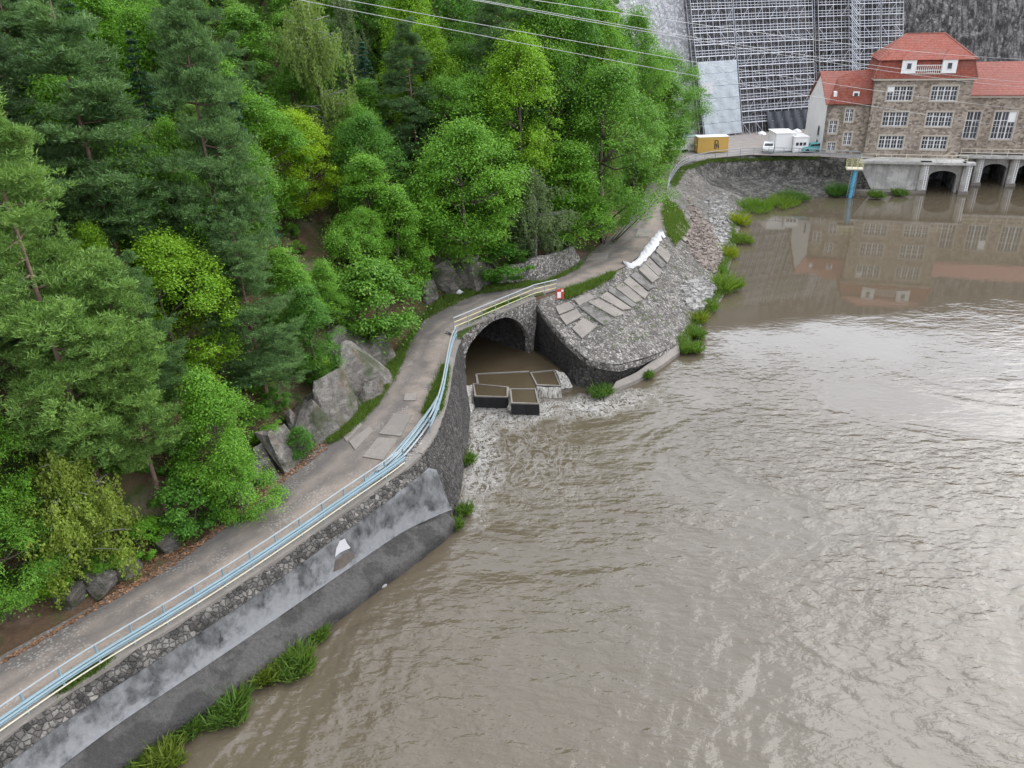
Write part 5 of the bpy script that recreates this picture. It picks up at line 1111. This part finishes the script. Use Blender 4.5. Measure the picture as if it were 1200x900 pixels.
for i, (px, py, w, h, lb, col) in enumerate([(704, 461, 26, 0.8, 'weed clump at the foot of the curved nose wall', (0.8, 0.95, 0.8)), (758, 440, 10, 0.5, 'tiny tuft on the toe kerb', (0.9, 1, 0.8)), (806, 411, 26, 1.0, 'weed clump where the toe kerb ends', (1, 1.1, 0.8)),
        (815, 394, 18, 0.9, 'weed clump just past the toe kerb end', (0.9, 1, 0.8)), (818, 378, 20, 1.1, 'yellowish weed clump beside the dark loose stones', (1.5, 1.2, 0.6)), (826, 362, 22, 1.1, 'weed clump between the dark loose stones and the river', (1.0, 1.1, 0.8)), (846, 338, 34, 1.9, 'big bright bush on the river edge below the rubble', (1.2, 1.2, 0.7)),
        (838, 322, 30, 1.5, 'green bush on the river edge below the brown rubble', (0.9, 1.05, 0.8)), (851, 299, 22, 1.3, 'yellow-green bush by the pale stones', (1.8, 1.4, 0.5)), (866, 282, 24, 1.2, 'low green bush by the pale stones', (1.1, 1.1, 0.7)), (862, 262, 26, 1.8, 'yellow bush at the head of the little bay', (2.0, 1.5, 0.5)),
        (885, 243, 44, 1.7, 'bright green bush in the little bay', (1.1, 1.25, 0.7)), (912, 239, 40, 1.6, 'green bush in the middle of the little bay', (1.2, 1.2, 0.7)), (930, 234, 34, 1.9, 'dark green bush at the yard wall end of the bay', (0.7, 0.85, 0.8)), (983, 229, 20, 2.3, 'dark leafy bush growing beside the blue column', (0.6, 0.85, 0.7)),
        (1025, 231, 14, 1.3, 'small weed bush on the low concrete ledge', (0.9, 1.0, 0.8)), (1052, 228, 14, 1.2, 'weed bush against the concrete substructure', (0.9, 1.0, 0.8))]):
    clump(px, py, 0.15, w, h * 0.78, lb, col, 400 + i, 70 + int(w))
for i, (px, py, lb) in enumerate([(533, 618, 'weed tuft at the wing wall corner in the water'), (543, 600, 'weed tuft at the wing wall foot beside the corner'), (549, 540, 'weed tuft halfway along the wing wall foot')]): clump(px, py, 0.05, 12, 0.6, lb, (0.9, 1, 0.8), 500 + i, 40)

# ================================================================== RAILINGS
def rail_line(name, line, label, step, rails, hgt, post_m, post_r=0.04, group=None, lean=None):
    """posts every step metres along a ground line, plus tubes at given heights (height, radius, material, sideways)"""
    L = np.r_[0, np.cumsum(np.linalg.norm(np.diff(line, axis=0), axis=1))]; n = max(2, int(L[-1] / step) + 1); pp = resample(line, n); nn = normals2(resample(line, 80)); fine = resample(line, 80)
    r = empty(name, pp[n // 2], label, 'railing', group)
    for q in pp: MB().tube([q - [0, 0, 0.1], q + [0, 0, hgt]], post_r, 6).build('post', M[post_m], r)
    for h, rad, mt, sd in rails: MB().tube(fine + nn * sd + [0, 0, h], rad, 6).build('rail', M[mt], r)
    return r
rail_line('road_railing', LW[2:-3] - LN[2:-3] * 0.02 + [0, 0, 0.06], 'pale blue pipe railing along the near road wall', 1.45, [(1.1, 0.04, 'rail_white', 0), (0.66, 0.06, 'rail', 0.08), (0.53, 0.07, 'rail', 0.11), (0.4, 0.055, 'rail', 0.08), (0.16, 0.035, 'rail_cream', 0.05)], 1.12, 'rail', 0.05)
wr = WT - WN * 0.3 + [0, 0, 0.08]
rl2 = rail_line('wall_railing', wr[6:], 'bent white and blue railing along the wing wall top', 2.6, [(1.05, 0.05, 'rail_white', 0), (0.75, 0.05, 'rail', 0.05), (0.45, 0.045, 'rail', 0.02)], 1.07, 'rail')
c0 = LW[-5]; c1 = wr[12]                        # loose pipes lying bundled round the corner
for i in range(7):
    a = LW[-8 - (i % 3)] - LN[-8] * (0.05 + 0.07 * i) + [0, 0, 0.3 + 0.11 * (i % 4)]; b = wr[13 + (i % 3)] - WN[13] * (0.02 + 0.06 * i) + [0, 0, 0.25 + 0.12 * ((i * 2) % 5)]; m_ = (LW[-1] - LN[-1] * (0.1 + 0.14 * i)) + [0, 0, 0.35 + 0.1 * (i % 3)]
    q = np.array([a * (1 - t) ** 2 + 2 * m_ * t * (1 - t) + b * t * t for t in np.linspace(0, 1, 12)])
    MB().tube(q, 0.055, 6).build('loose_pipe', M['rail' if i % 3 else 'rail_white'], rl2)
PTR = np.array([on_portal(x, y, 0.15) for x, y in ((535, 399), (556, 380), (577, 364), (590, 358), (613, 353), (634, 347))]); PTR[:, 2] = np.linspace(5.66, 5.82, 6)
PTR = np.vstack([[TP(s_, 0.2, 5.68 + 0.012 * s_) for s_ in np.linspace(0.1, TLEN + 0.2, 6)], [P(652, 341, 5.5)]])
rail_line('tunnel_railing', PTR, 'white topped railing with yellowish lower rails over the tunnel mouth', 1.5, [(1.05, 0.045, 'rail_white', 0), (0.68, 0.035, 'rail_yellow', 0), (0.3, 0.035, 'rail_yellow', 0)], 1.07, 'rail_white', 0.045)
ky = int(np.argmin(abs(t_s - 10.2)))
yl = sm(TOPS[ky:], 6) + [0, 0, 0.04]
rail_line('yard_railing', resample(yl, 60), 'long grey railing curving along the edge of the yard', 2.3, [(1.05, 0.06, 'rail_white', 0), (0.6, 0.055, 'rail_white', 0), (0.3, 0.05, 'rail_white', 0)], 1.07, 'rail_white', 0.05)

# ================================================================== WEIR
def weir_box(px4, label, zt=1.02):
    c = [P(x, y, zt) for x, y in px4]; ctr = sum(c) / 4; r = empty('weir_box', ctr * [1, 1, 0], label, 'weir', 'concrete boxes of the tunnel weir')
    inn = [q + (ctr - q) / np.linalg.norm(ctr - q) * 0.17 for q in c]
    dn = lambda q, z: np.array([q[0], q[1], z])
    for i in range(4):
        j = (i + 1) % 4
        MB().hexa([dn(c[i], -0.6), dn(c[j], -0.6), dn(inn[j], -0.6), dn(inn[i], -0.6), dn(c[i], zt - 0.1), dn(c[j], zt - 0.1), dn(inn[j], zt - 0.1), dn(inn[i], zt - 0.1)]).build('wall', M['conc_black'], r)
        MB().hexa([dn(c[i], zt - 0.098), dn(c[j], zt - 0.098), dn(inn[j], zt - 0.098), dn(inn[i], zt - 0.098), dn(c[i], zt), dn(c[j], zt), dn(inn[j], zt), dn(inn[i], zt)]).build('rim', M['conc_slab'], r)
    MB().poly([dn(q, zt - 0.07) for q in inn]).build('water_surface', M['water_still'], r)
weir_box([(554, 449), (596, 453), (595.5, 465), (556, 464)], 'wide open concrete weir box against the wing wall side')
weir_box([(597.5, 455), (628, 455), (632, 473), (599, 472)], 'square open concrete weir box in the middle of the outlet')
weir_box([(621, 436), (649.5, 433), (657.5, 452), (628.5, 451)], 'set back concrete weir box beside the curved nose wall')
mb = MB()
for a, b in (((558, 438), (620, 435)), ((558, 438), (560, 449))):
    p, q = P(*a, 0.99), P(*b, 0.99); d_ = (q - p) / np.linalg.norm(q - p); n_ = np.array([-d_[1], d_[0], 0]); mb.obox((p + q) / 2 - [0, 0, 0.5], (d_, n_, (0, 0, 1)), (np.linalg.norm(q - p) / 2, 0.09, 0.5))
mb.build('weir_sill', M['conc_slab'], None, False, 'thin concrete weir sill awash behind the three boxes', 'weir')
def mk_spill():
    t = NT('falling_water'); v = t.coord('Object', (5, 5, 0.6)); n = t.ramp(t.noise(v, 1.5, 6, 0.6), [(0.35, 0.0), (0.65, 1.0)])
    t.bsdf(t.mix(n, (0.12, 0.095, 0.06), (0.6, 0.58, 0.54)), 0.35, t.bump(t.noise(v, 3, 4), 0.6, 0.1)); return t.m
M['spill'] = mk_spill()
for pxs, lb in ((((650, 433.5), (661, 437), (671, 454), (659, 456)), 'white water spilling past the weir box by the nose wall'), (((628.5, 452), (658, 453), (659, 461), (629, 461)), 'thin sheet of water falling off the set back weir box'), (((596, 454), (598, 456), (600, 482), (594, 480)), 'narrow jet falling between the two front weir boxes'), (((544, 452), (554, 451), (556, 478), (552, 484)), 'white water spilling along the wing wall')):
    a, b = P(*pxs[0], 0.94), P(*pxs[1], 0.94); c, d = P(*pxs[2], 0.02), P(*pxs[3], 0.02)
    if 'thin sheet' in lb: a, b = P(*pxs[0], 0.9) + [0, -0.05, 0], P(*pxs[1], 0.9) + [0, -0.05, 0]; c, d = np.array([b[0], b[1] - 0.25, 0.0]), np.array([a[0], a[1] - 0.25, 0.0])
    Gs = [[(a * (1 - s_) + b * s_) * (1 - t ** 1.0) + (d * (1 - s_) + c * s_) * t + np.array([0, 0, 0.22 * math.sin(math.pi * t) + 0.04 * math.sin(9 * s_ + 5 * t)]) for s_ in np.linspace(0, 1, 8)] for t in np.linspace(0, 1, 9)]
    MB().grid(np.array(Gs)).build('water_spill', M['spill'], None, True, lb, 'waterfall')

# ================================================================== ROCKS, SLABS, RUBBLE
def rock_mesh(seed, cuts=2, n=26):
    rg = np.random.default_rng(seed); bm = bmesh.new()
    for q in rg.uniform(-1, 1, size=(n, 3)): bm.verts.new(q * [1, 1, 1])
    r = bmesh.ops.convex_hull(bm, input=bm.verts); bmesh.ops.delete(bm, geom=[g for g in r['geom_interior'] if isinstance(g, bmesh.types.BMVert)], context='VERTS')
    for _ in range(cuts): bmesh.ops.subdivide_edges(bm, edges=bm.edges, cuts=1, use_grid_fill=True)
    for v in bm.verts:
        p = np.array(v.co); v.co = Vector(p * (1 + 0.07 * fnoise(p, 2.2, seed + 1, 2) + 0.05 * fnoise(p, 6.0, seed + 2, 3)))
    me = bpy.data.meshes.new('rock_outcrop'); bm.to_mesh(me); bm.free(); me.materials.append(M['rock']); return me
ROCKS = [rock_mesh(70 + i) for i in range(6)]
for i, (px, py, w, dd, h, rz, ry, lb) in enumerate([(428, 452, 1.5, 1.5, 2.6, 0.9, 0.35, 'largest grey rock face, a tilted slab above the grass verge'), (398, 490, 1.4, 1.3, 2.3, 0.8, 0.3, 'pale sheer rock face beside the largest slab'), (445, 425, 1.1, 1.0, 1.6, 0.5, 0.3, 'brown weathered rock shoulder behind the largest slab'),
        (372, 512, 0.9, 0.8, 1.6, 0.9, 0.25, 'cleft grey rock with a small dark bush in it'), (338, 540, 1.0, 0.8, 1.7, 1.0, 0.4, 'leaning pale rock slab low by the roadside leaves'), (318, 548, 0.6, 0.5, 1.3, 1.1, 0.5, 'thin upright rock slab beside the leaning one'), (410, 415, 1.2, 1.0, 1.7, 0.6, 0.4, 'mossy rock ledge above the pale sheer face'),
        (520, 330, 1.3, 1.0, 1.8, 0.2, 0.2, 'dark wet rock at the bend behind the white bag'), (556, 327, 1.5, 1.0, 1.7, 0.1, 0.15, 'dark rock beside the end of the rubble retaining wall'), (538, 315, 1.3, 1.0, 1.3, 0.3, 0.2, 'rounded pale boulder on top of the dark rock'), (500, 345, 0.9, 0.8, 1.2, 0.4, 0.3, 'reddish rock low beside the grass verge'),
        (118, 690, 0.8, 0.7, 0.8, 0.6, 0.2, 'grey rock under the weeping birch'), (150, 672, 0.6, 0.5, 0.7, 0.6, 0.2, 'rock with fallen leaves beside the weeping birch'), (200, 640, 0.6, 0.5, 0.8, 0.6, 0.2, 'pale rock by the near road beneath the dark bush'), (80, 702, 0.7, 0.6, 0.6, 0.6, 0.1, 'low mossy rock at the near road edge'),
        (286, 585, 0.5, 0.5, 0.7, 0.6, 0.2, 'small rock under the bright roadside bush'), (345, 235, 1.3, 0.9, 0.8, 0.5, 0.2, 'pinkish rock step in the bare earth slip'), (268, 185, 0.9, 0.7, 0.6, 0.3, 0.1, 'white quartz boulder high among the pines')]):
    h_, n_ = cast(HBVH, px, py)
    if h_ is None: continue
    o = link_mesh('rock_outcrop', ROCKS[i % 6], None, None, (h_.x, h_.y, h_.z + h * 0.12)); cut_ = 290 < px < 470
    o.scale = (w * 1.5, dd * 0.75, h * 1.25) if cut_ else (w * 1.25, dd * 1.25, h * 1.1)
    o.rotation_euler = (-0.42 + 0.12 * (i % 3 - 1), 0.25 * ((i * 2) % 3 - 1), 1.0 + 0.22 * ((i * 5) % 3 - 1)) if cut_ else (0.15 * (i % 3 - 1), ry, rz + i * 1.3); tag(o, lb, 'rock', 'rock outcrops beside the road')
LBN = ['largest slab', 'pale sheer face', 'cleft rock', 'leaning slab', 'mossy ledge']
for i, (px, py) in enumerate([(452, 440), (438, 470), (415, 478), (412, 440), (385, 470), (384, 500), (360, 500), (352, 530), (330, 520), (308, 562), (420, 400), (440, 400), (400, 455), (365, 480), (345, 500), (510, 322), (575, 322), (570, 334), (526, 318)]):
    h_, n_ = cast(HBVH, px, py); rg = np.random.default_rng(900 + i); s_ = rg.uniform(0.5, 1.0)
    if h_ is None: continue
    o = link_mesh('rock_outcrop', ROCKS[(i * 5 + 2) % 6], None, None, (h_.x, h_.y, h_.z + 0.1)); o.scale = (s_ * rg.uniform(0.8, 1.5), s_ * rg.uniform(0.6, 1), s_ * rg.uniform(0.8, 1.8)); o.rotation_euler = (-0.4 + rg.normal() * 0.2, rg.normal() * 0.35, 1.0 + rg.normal() * 0.3)
    tag(o, ('small broken rock bedded beside the ' + LBN[i % 5] + (' low in the cutting' if py > 470 else ' high in the cutting')) if px < 470 else 'small dark rock bedded among the dark rocks at the bend', 'rock', 'rock outcrops beside the road')
hb = heap(447, 684, 0.05, 0.45, 'river_boulder', 'greystone', 'single boulder in the water beside the ledge', 'rock', 33, 0.7)
# rubble retaining wall above the upper road
bl_ = [cast(HBVH, x, y)[0] for x, y in ((586, 336), (605, 334), (625, 330), (645, 325), (665, 318), (683, 309))]
bl_ = smooth_line([tuple(q) for q in bl_ if q is not None], 40, 1); nb_ = -normals2(bl_); tp_ = bl_ + nb_ * 0.35 + [0, 0, 1]; hh_ = 1.9 + 0.25 * fnoise(bl_[:, :2], 1.2, 4); tp_[:, 2] = bl_[:, 2] + hh_ * np.clip(np.minimum(np.linspace(0, 6, 40), np.linspace(6, 0, 40)) + 0.35, 0, 1)
G = [(bl_ - [0, 0, 0.4]) * (1 - t) + tp_ * t for t in np.linspace(0, 1, 8)] + [tp_ + nb_ * 0.6, tp_ + nb_ * 0.7 - [0, 0, 1.5]]
MB().grid(rough(np.array(G), 0.08, 2.5, 44)).build('rubble_wall', M['rubble_wall'], None, True, 'low pale rubble retaining wall under the trees by the upper road', 'wall')
# slabs laid down the bank
bank = slope_a
def c4(x, y): return (620 + x / 4.2875, 260 + y / 4.2875)
LN_ = [((240, 425), (375, 525)), ((300, 412), (440, 490)), ((352, 385), (490, 462)), ((392, 352), (520, 440)), ((432, 335), (545, 420)), ((470, 305), (578, 392)), ((505, 275), (602, 358)), ((545, 245), (628, 325)), ((580, 212), (652, 280)), ((605, 180), (668, 243)), ((632, 152), (692, 212)), ((655, 115), (712, 165))]
for i, (a, b) in enumerate(LN_[:-1]):
    c, d = LN_[i + 1]; f = 0.86 if i % 3 else 0.76; k = 0.04 * ((i * 37) % 5)
    m1 = (a[0] + (c[0] - a[0]) * f, a[1] + (c[1] - a[1]) * f); m2 = (b[0] + (d[0] - b[0]) * f, b[1] + (d[1] - b[1]) * f)
    b2 = (b[0] - (b[0] - a[0]) * k, b[1] - (b[1] - a[1]) * k)
    slab_on(SBVH, [c4(*a), c4(*b2), c4(*m2), c4(*m1)], 0.16, 'concrete_slab', M['conc_slab' if (i * 7) % 3 else 'slab_dark'], bank, 0.03 + 0.03 * ((i * 5) % 4))
for q, l in [([(150, 480), (235, 445), (265, 480), (185, 525)], 0.1), ([(215, 540), (270, 485), (340, 530), (265, 590)], 0.05), ([(225, 395), (300, 360), (330, 385), (250, 425)], 0.04), ([(130, 430), (200, 405), (225, 440), (150, 470)], 0.05), ([(725, 25), (740, 18), (800, 70), (788, 80)], 0.15), ([(715, 45), (728, 38), (795, 95), (780, 105)], 0.12), ([(740, 5), (752, 0), (812, 52), (802, 62)], 0.1)]:
    slab_on(SBVH, [c4(*x) for x in q], 0.14, 'concrete_slab', M['conc_slab'], bank, l)
def rubble(poly, n, smin, smax, mat, label, seed, parent=None):
    q = scatter_px(poly, n, [SBVH], seed); rg = np.random.default_rng(seed); mb = MB()
    base = [(-1, -1, -1), (1, -1, -1), (1, 1, -1), (-1, 1, -1), (-1, -1, 1), (1, -1, 1), (1, 1, 1), (-1, 1, 1)]
    for p in q:
        s = rg.uniform(smin, smax) * np.array([rg.uniform(0.6, 1.4), rg.uniform(0.6, 1.2), rg.uniform(0.3, 0.7)]); R = np.array(Matrix.Rotation(rg.uniform(0, 6.28), 3, 'Z') @ Matrix.Rotation(rg.normal() * 0.4, 3, 'X'))
        mb.hexa([p + R @ (np.array(b) * s * rg.uniform(0.6, 1.1, 3)) + [0, 0, s[2] * 0.4] for b in base])
    return mb.build('rubble', M[mat], parent, False, label, 'rubble', None, 'stuff')
rubble([(806, 232), (818, 250), (832, 262), (838, 282), (846, 300), (838, 322), (822, 312), (808, 296), (800, 276), (810, 262)], 750, 0.1, 0.34, 'brownstone', 'loose reddish brown broken stone on the upper bank', 601)
rubble([(800, 336), (822, 325), (836, 332), (832, 352), (818, 366), (806, 362)], 260, 0.15, 0.42, 'greystone', 'dark loose grey stones near the river edge of the bank', 602)
rubble([(826, 235), (850, 228), (862, 245), (856, 275), (845, 305), (838, 285)], 420, 0.1, 0.3, 'greystone', 'pale loose stones along the foot of the upper bank', 603)
rubble([(650, 345), (700, 335), (780, 290), (800, 300), (800, 380), (760, 405), (690, 415), (660, 385)], 450, 0.04, 0.11, 'greystone', 'scattered small chippings over the cobbled bank', 604)
qd = scatter_px([(392, 600), (430, 560), (480, 520), (500, 490), (486, 560), (440, 586), (400, 605)], 300, [ROADBVH], 605); mb = MB(); rg = np.random.default_rng(9)
for p in qd: s = rg.uniform(0.02, 0.07); mb.obox(p + [0, 0, s * 0.4], np.eye(3), (s, s * rg.uniform(0.6, 1.2), s * 0.6))
mb.build('road_gravel', M['greystone'], None, False, 'loose gravel strewn on the road at the corner', 'gravel', None, 'stuff')
# white geotextile roll along the road edge
lo_e = [(478, 215), (500, 230), (528, 236), (575, 206), (602, 178), (640, 132), (686, 76)]; up_e = [(463, 204), (505, 214), (540, 192), (562, 160), (588, 122), (630, 70), (655, 43)]
def hitany(px, py):
    b_ = None
    for bv in (SBVH, ROADBVH, HBVH):
        h, _ = cast(bv, px, py)
        if h is not None and (b_ is None or (h - Vector(CAM)).length < (b_ - Vector(CAM)).length): b_ = h
    return np.array(b_) if b_ is not None else P(px, py, 5.0)
A_ = resample([hitany(*c4(*q)) for q in lo_e], 46); B_ = resample([hitany(*c4(*q)) for q in up_e], 46)
G = [];
for t in np.linspace(0, 1, 7):
    row = A_ * (1 - t) + B_ * t; wob = 0.14 * np.sin(np.arange(46) * 1.1 + t * 3) + 0.08 * np.sin(np.arange(46) * 2.7)
    row = row + (B_ - A_) * (wob * 0.25)[:, None]; row[:, 2] += 0.06 + 0.12 * math.sin(math.pi * t) + np.abs(wob) * 0.9 * math.sin(math.pi * t) + 0.06 * fnoise(row, 4.0, 12, 2); G.append(row)
MB().grid(np.array(G)).build('geotextile_sheet', M['geotextile'], None, True, 'crumpled white geotextile sheet along the road edge above the slabs', 'sheet')
# torn white sheet and exposed patch on the concrete face
CB = BVHTree.FromPolygons(CFG.reshape(-1, 3).tolist(), [(i * 90 + j, i * 90 + j + 1, (i + 1) * 90 + j + 1, (i + 1) * 90 + j) for i in range(CFG.shape[0] - 1) for j in range(89)])
def face_poly(pts, name, mat, label, cat, th):
    q = [cast(CB, *p)[0] for p in pts]; q = [np.array(h) for h in q if h is not None]
    if len(q) < 3: return
    d_ = (CAM - sum(q) / len(q)); d_ /= np.linalg.norm(d_)
    MB().prism([p + d_ * 0.01 for p in q], d_ * th).build(name, M[mat], None, False, label, cat)
face_poly([(398, 634), (404, 631), (407, 637), (411, 642), (404, 645), (398, 648), (392.5, 653), (394, 643)], 'torn_sheet', 'geotextile', 'torn white sheet stuck on the stained concrete wall face', 'sheet', 0.03)
face_poly([(393, 657), (405, 648), (413, 647), (416, 653), (404, 664), (391, 670)], 'spalled_patch', 'spalled', 'brown spalled hole under the torn white sheet', 'hole', 0.02)
# warning board, white bag
p = hitany(656.5, 352); fr = FR(p, 0.15); sg = empty('warning_board', p, 'red and white warning board at the end of the tunnel railing', 'sign')
MB().box(-0.33, 0.33, -0.03, 0.03, 0.15, 1.05, fr).build('board', M['red'], sg); MB().box(-0.26, 0.06, -0.045, -0.031, 0.25, 0.8, fr).build('white_panel', M['white'], sg); MB().box(0.1, 0.28, -0.045, -0.031, 0.8, 0.98, fr).build('white_panel', M['white'], sg)
for s_ in (-0.25, 0.25): MB().tube([fr(s_, 0.05, -0.2), fr(s_, 0.05, 1.0)], 0.035, 5).build('post', M['rail_white'], sg)
p = hitany(538, 345); mb = MB(); rg = np.random.default_rng(2); rings = []
for t, r_ in ((0, 0.02), (0.05, 0.36), (0.3, 0.4), (0.55, 0.26), (0.8, 0.12), (1.15, 0.07), (1.3, 0.01)): rings.append([p + [math.cos(a) * r_ * (1 + 0.2 * math.sin(3 * a + 5 * t)) - 0.28 * t, math.sin(a) * r_ * 0.7, t * 0.75] for a in np.linspace(0, 2 * math.pi, 13)])
mb.grid(np.array(rings)); mb.build('plastic_bag', M['geotextile'], None, True, 'white plastic bag standing on the verge by the dark rock', 'bag')

# ================================================================== OVERHEAD CABLES
def cable(pl, tl, pr, tr_, sag, label):
    a = CAM + ray(*pl) / FPX * tl; b = CAM + ray(*pr) / FPX * tr_; a, b = a - (b - a) * 0.25, b + (b - a) * 0.2
    q = [a * (1 - t) + b * t - np.array([0, 0, sag * 4 * t * (1 - t)]) for t in np.linspace(0, 1, 50)]
    MB().tube(q, 0.015, 5).build('overhead_cable', M['cable'], None, True, label, 'cable', 'overhead cables crossing the valley')
for i, (pl, pr, lb) in enumerate([((415, 0), (1200, 146), 'lowest overhead cable, crossing the yellow-green tree and annex roof'), ((475, 0), (1200, 124), 'second lowest overhead cable crossing the forest edge'), ((612, -2), (1200, 98), 'lower cable of the close pair crossing the forest edge'), ((622, -2), (1200, 92), 'upper cable of the close pair crossing the forest edge'), ((690, -3), (1200, 65), 'highest overhead cable, passing above the powerhouse ridge')]):
    cable(pl, 40, pr, 100, 0.9, lb)
